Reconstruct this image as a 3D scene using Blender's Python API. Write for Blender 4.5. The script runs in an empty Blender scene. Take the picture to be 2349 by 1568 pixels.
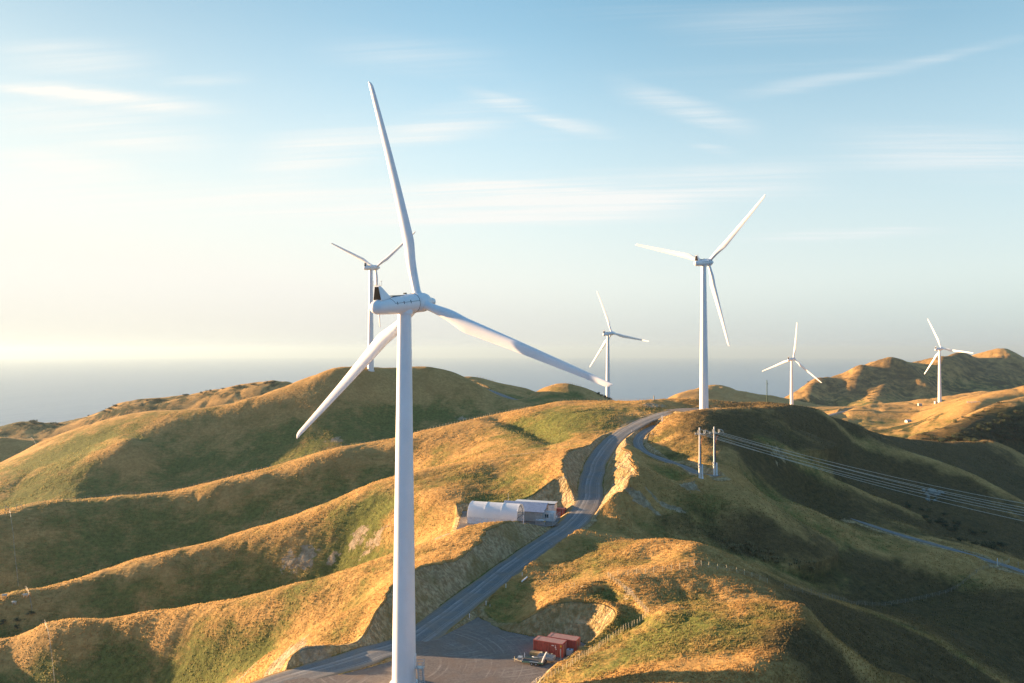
import bpy, bmesh, math, random
import numpy as np
from mathutils import Vector, Matrix

# ---------------------------------------------------------------- camera, sky, sun
scene = bpy.context.scene
COL = scene.collection
R = math.radians
F, CX, CY, PITCH = 1827.0, 1174.5, 784.0, math.atan(19 / 1827.0)   # focal length and centre in units of a 2349 px wide picture

cam_d = bpy.data.cameras.new('camera')
cam_d.sensor_width = 36.0
cam_d.lens = 36.0 * F / 2349.0
cam_d.clip_start = 1.0
cam_d.clip_end = 200000.0
cam = bpy.data.objects.new('camera', cam_d)
cam.rotation_euler = (R(90) + PITCH, 0, 0)
COL.objects.link(cam)
scene.camera = cam

SUN_AZ, SUN_EL = R(66.5), R(7.5)         # left of the view direction, above the horizon
SUN_DIR = Vector((-math.sin(SUN_AZ) * math.cos(SUN_EL), math.cos(SUN_AZ) * math.cos(SUN_EL), math.sin(SUN_EL)))

world = bpy.data.worlds.new('World')
scene.world = world
world.use_nodes = True


def build_sky():
    nt = world.node_tree
    nt.nodes.clear()
    L = nt.links.new

    def N(kind, **kw):
        n = nt.nodes.new(kind)
        for k, v in kw.items():
            setattr(n, k, v)
        return n

    def math_(op, a, b=None, c=None, clamp=False):
        n = N('ShaderNodeMath', operation=op, use_clamp=clamp)
        for k, x in enumerate((a, b, c)):
            if x is None:
                continue
            if isinstance(x, (int, float)):
                n.inputs[k].default_value = x
            else:
                L(x, n.inputs[k])
        return n.outputs[0]

    def rng(x, a, b, c=0.0, d=1.0, kind='SMOOTHSTEP'):
        n = N('ShaderNodeMapRange', interpolation_type=kind)
        L(x, n.inputs[0])
        for k, v in zip((1, 2, 3, 4), (a, b, c, d)):
            n.inputs[k].default_value = v
        return n.outputs[0]

    def mix(f, a, b):
        n = N('ShaderNodeMix', data_type='RGBA')
        for sock, x in ((n.inputs[0], f), (n.inputs[6], a), (n.inputs[7], b)):
            if isinstance(x, (int, float)):
                sock.default_value = x
            elif isinstance(x, tuple):
                sock.default_value = (*x, 1)
            else:
                L(x, sock)
        return n.outputs[2]
    out = N('ShaderNodeOutputWorld')
    bg = N('ShaderNodeBackground')
    sky = N('ShaderNodeTexSky', sky_type='NISHITA', sun_disc=False, sun_elevation=SUN_EL, sun_rotation=-SUN_AZ,
            altitude=300, air_density=0.9, dust_density=0.6, ozone_density=3.0)
    K = SKY_STRENGTH
    co = N('ShaderNodeTexCoord').outputs['Generated']
    sep = N('ShaderNodeSeparateXYZ')
    L(co, sep.inputs[0])
    X, Y, Z = sep.outputs
    # sideways angle from the sun, 1 towards it
    h = math_('SQRT', math_('ADD', math_('MULTIPLY', X, X), math_('MULTIPLY', Y, Y)))
    tow = math_('DIVIDE', math_('ADD', math_('MULTIPLY', X, -math.sin(SUN_AZ)), math_('MULTIPLY', Y, math.cos(SUN_AZ))), h)
    # directions laid onto a flat layer of high cloud
    zc = math_('ADD', math_('MAXIMUM', Z, 0.0), 0.06)
    px, py = math_('DIVIDE', X, zc), math_('DIVIDE', Y, zc)

    def layer(rot, sx, sy, scale, detail, rough, dist, off):
        c, s = math.cos(rot), math.sin(rot)
        v = N('ShaderNodeCombineXYZ')
        L(math_('MULTIPLY', math_('ADD', math_('MULTIPLY', px, c), math_('MULTIPLY', py, s)), sx), v.inputs[0])
        L(math_('MULTIPLY', math_('ADD', math_('MULTIPLY', px, -s), math_('MULTIPLY', py, c)), sy), v.inputs[1])
        v.inputs[2].default_value = off
        n = N('ShaderNodeTexNoise')
        n.inputs['Scale'].default_value = scale
        n.inputs['Detail'].default_value = detail
        n.inputs['Roughness'].default_value = rough
        n.inputs['Distortion'].default_value = dist
        L(v.outputs[0], n.inputs['Vector'])
        return n.outputs[0]
    blue = mix(1.0, sky.outputs[0], sky.outputs[0])
    tint = N('ShaderNodeMix', data_type='RGBA', blend_type='MULTIPLY')
    tint.inputs[0].default_value = 1.0
    L(blue, tint.inputs[6])
    tint.inputs[7].default_value = (*SKY_TINT, 1)
    blue = tint.outputs[2]
    dim = N('ShaderNodeMix', data_type='RGBA', blend_type='MULTIPLY')
    dim.inputs[0].default_value = 1.0
    L(blue, dim.inputs[6])
    L(rng(tow, 0.35, 0.95, 1.15, 0.72), dim.inputs[7])
    blue = dim.outputs[2]
    # thin veil of high cloud: thicker low down and towards the sun
    low = rng(Z, 0.02, 0.44, 1.0, 0.0)
    veil = math_('ADD', math_('MULTIPLY', low, rng(tow, -0.4, 0.9, 0.80, 1.0)), rng(tow, 0.2, 1.0, 0.0, 0.12))
    # wisps of cirrus, each a soft streak between two directions (tangents right and up of the view axis)
    yv = math_('MAXIMUM', Y, 0.05)
    su, sv = math_('DIVIDE', X, yv), math_('DIVIDE', Z, yv)
    fuzz = layer(0.2, 0.5, 1.2, 0.9, 6, 0.65, 0.4, 4.2)
    hair = layer(-0.12, 0.08, 1.9, 2.6, 9, 0.74, 1.1, 9.1)
    sv = math_('ADD', sv, math_('MULTIPLY', math_('SUBTRACT', fuzz, 0.5), 0.05))
    cl = math_('MULTIPLY', rng(hair, 0.5, 0.8), math_('MULTIPLY', rng(fuzz, 0.42, 0.7), 0.30))
    for u0, v0, u1, v1, w, op in CIRRUS:
        p0, p1 = ((u0 - CX) / F, (803 - v0) / F), ((u1 - CX) / F, (803 - v1) / F)
        dx, dy = p1[0] - p0[0], p1[1] - p0[1]
        ln = math.hypot(dx, dy)
        dx, dy = dx / ln, dy / ln
        a, b = math_('SUBTRACT', su, p0[0]), math_('SUBTRACT', sv, p0[1])
        t = math_('ADD', math_('MULTIPLY', a, dx), math_('MULTIPLY', b, dy))
        q = math_('ABSOLUTE', math_('ADD', math_('MULTIPLY', a, -dy), math_('MULTIPLY', b, dx)))
        e = math_('MULTIPLY', rng(t, -0.1 * ln, 0.45 * ln), rng(t, 0.5 * ln, 1.1 * ln, 1.0, 0.0))
        e = math_('MULTIPLY', math_('MULTIPLY', e, rng(q, 0.0, 1.6 * w / F, 1.0, 0.0)), rng(hair, 0.34, 0.68, 0.35 * op, 3.0 * op))
        cl = math_('ADD', cl, e)
    cl = math_('MULTIPLY', cl, math_('MULTIPLY', rng(Z, 0.02, 0.10), rng(Y, 0.0, 0.2)))
    warm = rng(tow, -0.25, 0.95)
    vcol = mix(warm, tuple(x / K for x in VEIL_COOL), tuple(x / K for x in VEIL_WARM))
    vlow = mix(warm, tuple(x / K for x in VEIL_LOW_COOL), tuple(x / K for x in VEIL_LOW_WARM))
    vcol = mix(rng(Z, 0.0, 0.095), vlow, vcol)
    ground_dim = rng(Z, -0.05, 0.0, 0.6, 1.0)
    c1 = mix(math_('MULTIPLY', veil, ground_dim, clamp=True), blue, vcol)
    c2 = mix(math_('MULTIPLY', cl, 0.9, clamp=True), c1, mix(warm, tuple(x / K for x in CLOUD_COOL), tuple(x / K for x in CLOUD_WARM)))
    # away from the low sun and overhead the sky is a deeper blue
    deep = math_('MAXIMUM', rng(Z, 0.42, 0.75), rng(Y, 0.35, -0.25))
    c2 = mix(math_('MULTIPLY', deep, 0.85), c2, tuple(x / K for x in SKY_DEEP))
    L(c2, bg.inputs[0])
    bg.inputs['Strength'].default_value = K
    L(bg.outputs[0], out.inputs[0])


SKY_STRENGTH = 0.062
CIRRUS = [(-60, 196, 560, 264, 20, .5), (-40, 203, 330, 230, 9, .4), (-80, 268, 520, 324, 46, .45), (-60, 350, 340, 386, 24, .4), (350, 197, 590, 180, 12, .22), (540, 395, 900, 312, 60, .35),
          (840, 510, 1460, 487, 13, .65), (420, 505, 1780, 430, 46, .6), (900, 430, 1560, 462, 22, .4), (1060, 210, 1420, 312, 14, .28), (1400, 194, 1750, 306, 26, .28), (1670, 222, 2160, 136, 16, .17), (2030, 156, 2420, 64, 12, .10),
          (1880, 345, 2520, 360, 50, .35), (1670, 545, 2200, 532, 12, .3), (1580, 336, 1700, 352, 10, .22), (780, 330, 1240, 232, 34, .28), (200, 468, 960, 450, 40, .4), (-60, 420, 460, 474, 60, .4), (1150, 470, 1640, 480, 28, .35),
          (1480, 420, 1950, 398, 34, .25), (-60, 128, 380, 152, 44, .22), (700, 120, 1200, 150, 40, .12), (1500, 60, 2100, 40, 40, .12)]
SKY_DEEP = (0.033, 0.078, 0.142)
SKY_TINT = (1.75, 1.58, 1.14)
VEIL_LOW_COOL, VEIL_LOW_WARM = (0.112, 0.132, 0.158), (0.216, 0.206, 0.180)
VEIL_COOL, VEIL_WARM = (0.178, 0.185, 0.190), (0.236, 0.230, 0.210)
CLOUD_COOL, CLOUD_WARM = (0.212, 0.220, 0.222), (0.236, 0.234, 0.220)
build_sky()

sun_d = bpy.data.lights.new('sun', 'SUN')
sun_d.energy = 5.0
sun_d.angle = R(0.5)
sun_d.color = (1.0, 0.65, 0.35)
sun = bpy.data.objects.new('sun', sun_d)
sun.rotation_euler = SUN_DIR.to_track_quat('Z', 'Y').to_euler()
sun.location = (-200, 100, 150)
COL.objects.link(sun)

scene.view_settings.view_transform = 'Standard'
scene.view_settings.look = 'None'
scene.view_settings.exposure = 2.1
scene.view_settings.gamma = 1.0


# ---------------------------------------------------------------- helpers
def ray(u, v):
    a, b = (u - CX) / F, (CY - v) / F
    return np.array([a, math.cos(PITCH) - b * math.sin(PITCH), math.sin(PITCH) + b * math.cos(PITCH)])


def at(u, v, d):
    """World point seen at (u, v) of the 2349 px wide picture, d metres ahead of the camera."""
    r = ray(u, v)
    return r * d / r[1]


def atz(u, d, z):
    r = ray(u, 803)
    return np.array([r[0] / r[1] * d, d, z])


def catmull(pts, step):
    """Points every ~step metres along a smooth curve through pts (n x 3)."""
    P = np.array(pts, float)
    P = np.vstack([2 * P[0] - P[1], P, 2 * P[-1] - P[-2]])
    out = []
    for i in range(1, len(P) - 2):
        p0, p1, p2, p3 = P[i - 1:i + 3]
        n = max(2, int(np.linalg.norm(p2 - p1) / step))
        for t in np.arange(n) / n:
            out.append(0.5 * (2 * p1 + (p2 - p0) * t + (2 * p0 - 5 * p1 + 4 * p2 - p3) * t * t + (3 * p1 - p0 - 3 * p2 + p3) * t ** 3))
    out.append(P[-2])
    return np.array(out)


def vnoise(x, y, seed=0):
    xi, yi = np.floor(x).astype(np.int64), np.floor(y).astype(np.int64)
    fx, fy = x - xi, y - yi
    fx, fy = fx * fx * (3 - 2 * fx), fy * fy * (3 - 2 * fy)

    def h(i, j):
        n = (i * 374761393 + j * 668265263 + seed * 982451653) & 0xffffffff
        n = ((n ^ (n >> 13)) * 1274126177) & 0xffffffff
        return ((n ^ (n >> 16)) & 0xffff) / 32767.5 - 1.0
    return (h(xi, yi) * (1 - fx) + h(xi + 1, yi) * fx) * (1 - fy) + (h(xi, yi + 1) * (1 - fx) + h(xi + 1, yi + 1) * fx) * fy


def fbm(x, y, seed, octaves=4):
    s, a, t = 0, 1.0, 0
    for k in range(octaves):
        s = s + a * vnoise(x * 2 ** k + 17.3 * k, y * 2 ** k - 9.1 * k, seed + k)
        t += a
        a *= 0.5
    return s / t


# ---------------------------------------------------------------- terrain control points
VIS = '''
A 1210 1192 222  1130 1197 221  1050 1215 221  960 1250 220  870 1281 220  783 1309 222  667 1337 226  567 1366 229  467 1386 231  333 1403 233  167 1419 236  100 1431 237  0 1464 240  -120 1500 236
a 1200 1205 219  1150 1240 209  1070 1270 200.5  1000 1312 180  975 1335 174  940 1375 168  895 1402 163  950 1298 195  1040 1250 210  800 1400 178  850 1400 170  740 1430 180  650 1480 180  800 1468 161  840 1440 162
f 0.22 A>Ak 783 1385  700 1405  600 1435  500 1445  400 1430  300 1425  200 1435  100 1447  0 1482  -100 1510
f 0.95 Ak 600 1490  500 1500  400 1490  300 1490  200 1500  100 1520  0 1550  420 1550  300 1550  200 1565  100 1580  -80 1600
g 620 1500 186  720 1480 184  560 1568 176
B 1356 1018 318  1316 1028 297  1293 1046 285  1200 1047 302  1100 1061 302  950 1085 303  830 1118 303  783 1139 303  667 1183 301  567 1216 298  467 1248 294  333 1276 288  250 1303 283  173 1334 277  67 1356 270  0 1374 266  -120 1400 258
b 1286 1073 272  1283 1103 258  1250 1130 250  1220 1143 248  1150 1120 276  1150 1095 288  1200 1143 263  1170 1142 265  1130 1149 262  1000 1110 288  900 1140 285  1100 1150 262  1000 1142 266  1060 1160 254  900 1180 272
f 0.15 B>Bk 783 1180  667 1225  567 1248  467 1280  380 1300  300 1310  230 1322  167 1343  67 1364  0 1384
f 0.9 Bk 783 1230  667 1265  567 1295  467 1325  380 1345  300 1360  230 1370  167 1385  67 1400  0 1420  567 1340  400 1380  120 1430
C 1330 922 430  1216 938 425  1133 953 420  1016 980 412  950 996 407  900 1011 403  783 1027 398  700 1050 394  600 1080 389  500 1103 384  433 1123 381  333 1136 378  267 1140 375  133 1151 362  33 1170 352  -80 1200 340
f 0.2 C>Ck 900 1026  783 1044  700 1068  600 1096  500 1120  433 1136  333 1147  267 1152  133 1165  33 1185  -80 1215
f 0.8 Ck 900 1060  783 1085  700 1110  600 1140  500 1165  433 1190  333 1205  267 1215  133 1225  33 1255  783 1120  600 1180  433 1235  267 1270  133 1300  33 1330
c 1100 1000 385  1230 970 390  1330 960 380  1400 990 346  1300 1000 342  1180 1030 338  1270 1028 328  1390 960 375  1100 1040 350
D 783 843 535  806 841 540  850 845 543  900 855 548  946 858 553  980 844 562  1033 856 560  1083 876 556  1163 915 540  733 857 532  667 880 526  567 916 519  467 946 512  400 963 508  300 996 500  200 1030 492  100 1066 484  0 1098 475  -120 1140 465
f 0.65 D 900 930  783 920  667 950  567 970  467 1000  400 1020  1000 920  1083 930  900 980  780 990  567 1050  467 1070  400 1090
d 300 1014 474  200 1074 457  120 1128 442  50 1166 430  130 1085 462  50 1120 456
d 330 1070 458  250 1110 446  180 1137 431
E 1056 865 690  1093 865 690  1133 876 680  1183 885 670  1223 895 660  1130 900 610  1185 922 580
F 1300 880 575  1266 884 578  1226 898 572  1333 886 570  1366 903 562  1400 917 556  1205 916 560  1290 918 535
G 1283 922 440  1400 920 432  1466 920 424  1496 915 415  1513 922 405
H 0 980 900  63 966 905  133 973 910  167 963 900  233 943 890  283 923 885  367 915 880  433 905 875  500 893 870  567 883 865  633 875 860  660 881 855  -150 990 920
I 500 939 640  467 945 640  333 963 650  200 983 655  0 1005 655  -120 1020 660
J 383 968 580  267 984 580  167 1000 575  67 1030 565  0 1061 550
K 1566 950 345  1633 946 342  1716 950 350  1800 955 365  1843 957 380  1900 968 395  1966 986 412  2033 1003 432  2100 1008 452  2200 1013 472  2266 1014 490  2349 1043 500
k 1560 990 322  1633 1000 312  1716 1010 325  1800 1010 342  1700 1060 298  1620 1050 290  1850 1040 352  1800 1080 318  1660 1088 272  1730 1120 290
k 1743 921 410  1773 926 415  1816 943 425  1700 938 395  1590 916 412  1560 930 405
L 1530 915 1150  1566 906 1180  1600 900 1200  1650 888 1220  1683 893 1210  1733 905 1190  1783 911 1160
M 1833 893 1380  1900 863 1420  1946 850 1440  2000 831 1450  2050 821 1460  2083 825 1470  2133 835 1490
m 1850 930 1270  1900 942 1240  1960 935 1230  2020 925 1240  2100 922 1260  1950 890 1340  2050 870 1360  2150 895 1330
N 2183 823 1600  2233 813 1620  2260 808 1630  2300 811 1640  2349 830 1650  2420 850 1660
n 2200 890 1420  2280 880 1430  2349 890 1440  2250 905 1300
O 2213 910 830  2283 901 815  2349 885 800  2440 870 790
o 2100 928 930  2155 926 985  2050 932 960  2000 938 940  1975 928 900  2080 970 800  2000 975 790  1900 965 820  2190 918 900  2250 925 720
P 2093 1001 560  2130 990 568  2166 980 580  2233 943 600  2300 923 615  2349 913 625  2450 900 640
p 2200 1000 545  2300 980 560  2349 990 560  2250 1010 520
q 1966 1020 405  2100 1060 402  2233 1103 396  2333 1156 386  2250 1050 450  2349 1090 450
q 1900 1090 352  2000 1100 372  2050 1150 355  1800 1060 322  1950 1130 334  2100 1190 338  2180 1235 318
q 1850 1140 318  2250 1200 345  2349 1240 335
S 1640 1093 268  1605 1098 262  1750 1140 292  1830 1170 292  1900 1190 297  1650 1150 262  1750 1195 268  1850 1230 268
s 1983 1201 300  2066 1228 291  2166 1256 281  2266 1286 270  2349 1313 260  2000 1178 315  2086 1204 312  2200 1236 306  2349 1283 292
s 1950 1250 272  2100 1280 270  2200 1310 262  2000 1320 250  1850 1300 243
v 1700 1255 240  1600 1220 244  1850 1325 236  2000 1372 238  2100 1378 243  2200 1350 255  2280 1302 268
w 1450 1096 247  1423 1126 243  1460 1080 256  1446 1033 286  1453 1000 322  1500 1090 258  1490 1060 281  1530 1060 299  1480 1022 325  1500 1132 252  1570 1110 268  1440 1162 244  1540 1165 250
T 1430 1185 238  1383 1180 240  1340 1220 222  1290 1268 208  1250 1302 196  1225 1345 184  1600 1251 195  1566 1251 197  1633 1266 193  1500 1240 204  1700 1293 193  1800 1333 199  1866 1360 197  1966 1392 196  2166 1476 190  2300 1566 182  2400 1660 172
t 1450 1250 203  1380 1290 194  1300 1330 186  1400 1320 176  1500 1280 193  1600 1290 180  1290 1366 171  1350 1376 168  1395 1405 160  1216 1379 176  1310 1400 162  1150 1390 180
u 1450 1410 159  1487 1408 157.5  1395 1325 175  1480 1320 176  1560 1305 178  1620 1300 180  1700 1318 178  1760 1340 176  1800 1355 172
U 1240 1568 137  1309 1529 141  1346 1506 145.5  1383 1480 150  1430 1447 154.5  1500 1408 156  1262 1535 143.4  1322 1497 150.8  1350 1479 154.5  1390 1452 157  1420 1432 157.5  1600 1450 141  1700 1380 160  1800 1400 151  1400 1540 132  1450 1490 144  1600 1520 127  1700 1500 130  1700 1440 143  1550 1380 163  1500 1568 122  1650 1568 118  1750 1560 119  1850 1392 154  1840 1440 140  1800 1510 127
x 2000 1450 178  2100 1568 150  1950 1520 156  2200 1420 225  2349 1400 232  2349 1500 212  2300 1340 252
y 930 1566 141  1100 1568 141  1220 1568 139  800 1540 146  700 1566 142  1080 1420 174  960 1470 161  640 1545 150
y 1470 970 362  1530 948 382  1614 943 377
z 1270 1190 238  1150 1195 236  1100 1180 240  1010 1225 244
'''
# hidden ground: u, z, d
HID = '''
783 -77 262  667 -81 264  567 -83 260  333 -89.5 255  167 -93.5 253  0 -97.5 252  880 -70 255  950 -62 250
783 -67 346  667 -74 345  567 -80 345  467 -89 345  333 -92 330  173 -101 314  0 -106 306  900 -58 345  1000 -52 342
783 -58 450  667 -64 440  467 -79 432  267 -84 420  0 -92 410  900 -53 455  1000 -49 465  1083 -45 475  1180 -42 480
567 -75 590  467 -80 590  667 -62 610  783 -45 640  900 -40 650  300 -80 620  100 -90 620  0 -92 610
0 -130 780  200 -120 780  400 -100 770  600 -85 760  800 -75 760  1000 -55 780  1150 -60 780
0 -210 1080  300 -200 1080  600 -180 1080  900 -150 1050  1200 -140 1000  1400 -53 718  1350 -60 640  1480 -62 640  1500 -48 520  1600 -42 480  1560 -75 800  1420 -130 950
0 -350 1500  400 -350 1500  800 -350 1450  1200 -350 1400  1450 -330 1350  1650 -250 1500  1800 -250 1650  -500 -350 1500
1640 -70 650  1750 -72 600  1820 -79 886  1700 -90 900  1650 -110 1000  1600 -130 1030  1900 -74 640  2000 -78 600  2100 -80 680  2000 -86 530  2200 -76 530  2349 -80 540
1730 -45 460  1850 -55 480  1950 -66 500
2050 -250 1850  2260 -250 2050  2600 -200 2000  1900 -300 1900  0 -360 2600  600 -360 2600  1200 -360 2600  1800 -360 2600  2349 -360 2600  2900 -360 2600  -500 -360 2600
2260 -60 1150  2349 -65 1100  2240 -70 660  2349 -68 700  2450 -70 1100
-500 -130 200  -500 -125 250  -500 -135 350  -500 -128 450  -500 -130 560  -500 -150 700  -500 -170 900  -500 -260 1150  -300 -112 240  -300 -118 350  -300 -112 450
-300 -112 560
2850 -115 150  2700 -105 200  2800 -95 270  2850 -95 400  2850 -90 500  2850 -70 600  2850 -40 800  2850 -60 1100  2850 -30 1450  2850 -40 1700  2600 -90 300  2600 -92 400  2600 -82 500
-100 -108 200  -100 -120 140  200 -108 170  200 -112 130  450 -95 140  700 -78 110  300 -108 100  800 -66 126  -500 -135 120
560 -84 150
1000 -66 105  1250 -63 105  1500 -56 95  1750 -56 90  2000 -66 125  2100 -72 120  2300 -88 150  2500 -98 160  1900 -66 100  2400 -95 110
600 -110 60  1200 -78 60  1800 -72 60  2800 -115 90  -300 -130 60  1000 -95 40  1800 -90 40
'''


CREST = {}


def parse(txt):
    out = []
    for ln in txt.strip().splitlines():
        t = ln.split()
        if t[0] == 'f':                       # a face that falls at slope t[1] towards the viewer from crest t[2]
            src, new = (t[2].split('>') + [None])[:2]
            s, C = float(t[1]), sorted(CREST[src])
            cu, cd, cz = np.array([c[0] for c in C]), np.array([c[2] for c in C]), np.array([at(*c)[2] for c in C])
            for i in range(3, len(t), 2):
                u, v = float(t[i]), float(t[i + 1])
                k = -ray(u, v)[2] / ray(u, v)[1]
                dc, zc = np.interp(u, cu, cd), np.interp(u, cu, cz)
                out.append((u, v, (s * dc - zc) / (s + k)))
                if new:
                    CREST.setdefault(new, []).append(out[-1])
            continue
        if t[0].isupper():
            CREST.setdefault(t[0], []).extend([tuple(map(float, t[i:i + 3])) for i in range(1, len(t), 3)])
        if t[0].isalpha():
            t = t[1:]
        for i in range(0, len(t), 3):
            out.append((float(t[i]), float(t[i + 1]), float(t[i + 2])))
    return out


CTRL = [at(u, v, d) for u, v, d in parse(VIS)] + [atz(u, d, z) for u, z, d in parse(HID)]
CTRL = np.array(CTRL)
CA, CB, CZ = CTRL[:, 0] / CTRL[:, 1], np.log(CTRL[:, 1]), CTRL[:, 2]


def tps_fit():
    n = len(CA)
    r2 = (CA[:, None] - CA[None]) ** 2 + (CB[:, None] - CB[None]) ** 2
    K = 0.5 * r2 * np.log(r2 + 1e-12)
    K[np.diag_indices(n)] = 6e-5
    Pm = np.stack([np.ones(n), CA, CB], 1)
    A = np.block([[K, Pm], [Pm.T, np.zeros((3, 3))]])
    return np.linalg.solve(A, np.concatenate([CZ, np.zeros(3)]))


TPS_W = tps_fit()


def tps(a, b):
    a, b = np.ravel(a), np.ravel(b)
    out = np.empty(len(a))
    for i in range(0, len(a), 20000):
        s = slice(i, i + 20000)
        r2 = (a[s, None] - CA[None]) ** 2 + (b[s, None] - CB[None]) ** 2
        out[s] = (0.5 * r2 * np.log(r2 + 1e-12)) @ TPS_W[:-3] + TPS_W[-3] + TPS_W[-2] * a[s] + TPS_W[-1] * b[s]
    return out


A0, A1 = -0.82, 0.82
RES = 1.0
AF = np.linspace(A0, A1, int(1300 * RES))
BF = np.log(np.concatenate([np.geomspace(42, 128, int(110 * RES), endpoint=False), np.geomspace(128, 420, int(820 * RES), endpoint=False), np.geomspace(420, 2600, int(430 * RES))]))
NA, NB = len(AF), len(BF)


def cubic_w(fine, nc):
    """Catmull-Rom weights from nc even coarse samples to the fine positions of one interval."""
    nf = len(fine)
    W = np.zeros((nf, nc))
    p = (fine - fine[0]) / (fine[-1] - fine[0]) * (nc - 1)
    i = np.clip(np.floor(p).astype(int), 0, nc - 2)
    t = p - i
    k = [(-t + 2 * t ** 2 - t ** 3) / 2, (2 - 5 * t ** 2 + 3 * t ** 3) / 2, (t + 4 * t ** 2 - 3 * t ** 3) / 2, (-t ** 2 + t ** 3) / 2]
    for j in range(4):
        np.add.at(W, (np.arange(nf), np.clip(i + j - 1, 0, nc - 1)), k[j])
    return W


def polydist(X, Y, P):
    """Distance to polyline P, its height there, signed side and arc length, for every (X, Y)."""
    best = np.full(X.shape, 1e9)
    zz = np.zeros(X.shape)
    side = np.zeros(X.shape)
    arc = np.zeros(X.shape)
    s = 0.0
    for p, q in zip(P[:-1], P[1:]):
        dx, dy = q[0] - p[0], q[1] - p[1]
        l2 = dx * dx + dy * dy
        t = np.clip(((X - p[0]) * dx + (Y - p[1]) * dy) / l2, 0, 1)
        ex, ey = X - p[0] - t * dx, Y - p[1] - t * dy
        dd = np.hypot(ex, ey)
        m = dd < best
        best = np.where(m, dd, best)
        zz = np.where(m, p[2] + t * (q[2] - p[2]), zz)
        side = np.where(m, np.sign(dx * ey - dy * ex), side)
        arc = np.where(m, s + t * math.sqrt(l2), arc)
        s += math.sqrt(l2)
    return best, zz, side, arc


# ---------------------------------------------------------------- roads and yards (u, v, d)
def line(txt, step=3.0):
    return catmull([at(u, v, d) for u, v, d in parse('z ' + txt)], step)


ROADS = {
    'gravel_road': (line('560 1600 136 650 1563 143 760 1530 149 860 1497 155 930 1478 161 1000 1432 171 1080 1370 186 1160 1310 203 1230 1260 218 1310 1203 237 1350 1150 253 1356 1100 276 1375 1050 303 1412 1005 335 1470 970 362 1530 948 382 1575 941 392 1630 939 396'), 4.3, 0.98, 0.7),
    'side_track': (line('1505 977 362 1478 992 346 1463 1012 330 1476 1036 312 1520 1054 300 1575 1074 286 1605 1088 275 1650 1093 269'), 2.2, 0.9, 0.6),
    'hill_track': (line('1950 1190 301 1983 1201 300 2066 1228 291 2166 1256 281 2266 1286 270 2349 1313 260 2480 1370 246'), 1.8, 0.9, 0.6),
    'far_road': (line('1070 888 640 1100 891 630 1130 900 615 1165 913 598 1195 924 580'), 3.5, 0.7, 0.5),
    'distant_road': (line('1835 985 780 1870 966 800 1910 951 850 1960 941 905 2030 939 950 2100 931 965 2155 928 985 2230 917 930 2310 910 890'), 3.0, 0.6, 0.4),
}
PAD_Z, SITE_Z, PAD2_Z = -59.1, -51.9, -28.9


def pts(txt, z):
    """Ground plan polygon at height z from picture points: the ray's hit with that level."""
    out = []
    for u, v, _ in parse('z ' + txt):
        r = ray(u, v)
        s = z / r[2]
        out.append((r[0] * s, r[1] * s))
    return out


YARDS = {
    'gravel_yard': ([(-34, 118)] + pts('640 1568 0 800 1512 0 890 1480 0 960 1455 0 1010 1436 0 1095 1415 0 1160 1449 0 1215 1460 0 1280 1467 0 1332 1473 0 1346 1480 0 1335 1492 0 1255 1540 0', PAD_Z) + [(3.2, 139), (-2, 118)], PAD_Z, 1.0, 0.6),
    'site_yard': ([(-16, 230), (-5, 229.5), (3, 231), (9.5, 233.8), (15.5, 237.5), (19, 243), (19, 247.5), (16, 254), (12, 258), (-16, 257)], SITE_Z, 1.1, 0.6),
    'turbine_pad': ([(74, 384), (80, 369), (96, 366), (114, 371), (116, 384), (104, 393), (84, 395)], PAD2_Z, 0.8, 0.4),
}


def poly_sd(X, Y, P):
    """Signed distance to polygon P: negative inside."""
    best = np.full(X.shape, 1e9)
    inside = np.zeros(X.shape, bool)
    n = len(P)
    for i in range(n):
        (x0, y0), (x1, y1) = P[i], P[(i + 1) % n]
        dx, dy = x1 - x0, y1 - y0
        t = np.clip(((X - x0) * dx + (Y - y0) * dy) / (dx * dx + dy * dy), 0, 1)
        best = np.minimum(best, np.hypot(X - x0 - t * dx, Y - y0 - t * dy))
        if y0 != y1:
            inside ^= ((y0 > Y) != (y1 > Y)) & (X < (x1 - x0) * (Y - y0) / (y1 - y0) + x0)
    return np.where(inside, -best, best)


# ridges and gullies too small for the control points: (polyline, height, half width)
BUMPS = [(line(t, 8.0), h, w) for t, h, w in (
    ('1980 858 1400 1962 882 1350 1935 918 1285', 13, 24), ('1945 868 1395 1930 890 1345 1912 915 1285', -9, 26),
    ('2040 850 1410 2034 882 1350 1992 926 1265', 14, 24), ('2015 862 1395 2000 890 1340 1972 922 1275', -11, 24),
    ('2086 858 1405 2115 890 1335', 12, 24), ('2056 870 1385 2075 905 1300', -9, 24),
    ('2210 838 1560 2178 872 1470', 14, 28), ('2250 840 1580 2235 870 1500', -10, 30), ('2310 838 1600 2325 860 1550', 9, 26),
    ('1900 1000 398 2033 1040 404 2100 1060 402 2233 1103 396 2333 1156 386', 3.0, 9), ('1760 1030 325 1880 1090 335 2000 1150 340 2100 1192 336', 2.6, 8), ('1900 1060 372 2020 1110 375 2140 1165 372', -2.5, 9),
    ('1740 1165 280 1880 1198 288', 3.0, 11), ('2110 1287 266 2230 1302 264', 2.2, 8),  # mounds added so their left flanks catch the sun
    ('1140 958 418 1175 972 405 1215 992 385 1275 1032 345', -3.2, 7), ('1395 1345 172 1430 1375 165 1462 1405 158', -1.8, 3.2), ('1300 955 392 1390 965 372', 1.6, 12),
    ('2120 845 1480 2150 885 1390', -10, 30), ('1875 890 1390 1862 920 1300', 8, 22), ('2150 838 1500 2140 875 1410', 8, 25))]


def smooth(e0, e1, x):
    t = np.clip((x - e0) / (e1 - e0), 0, 1)
    return t * t * (3 - 2 * t)


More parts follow.
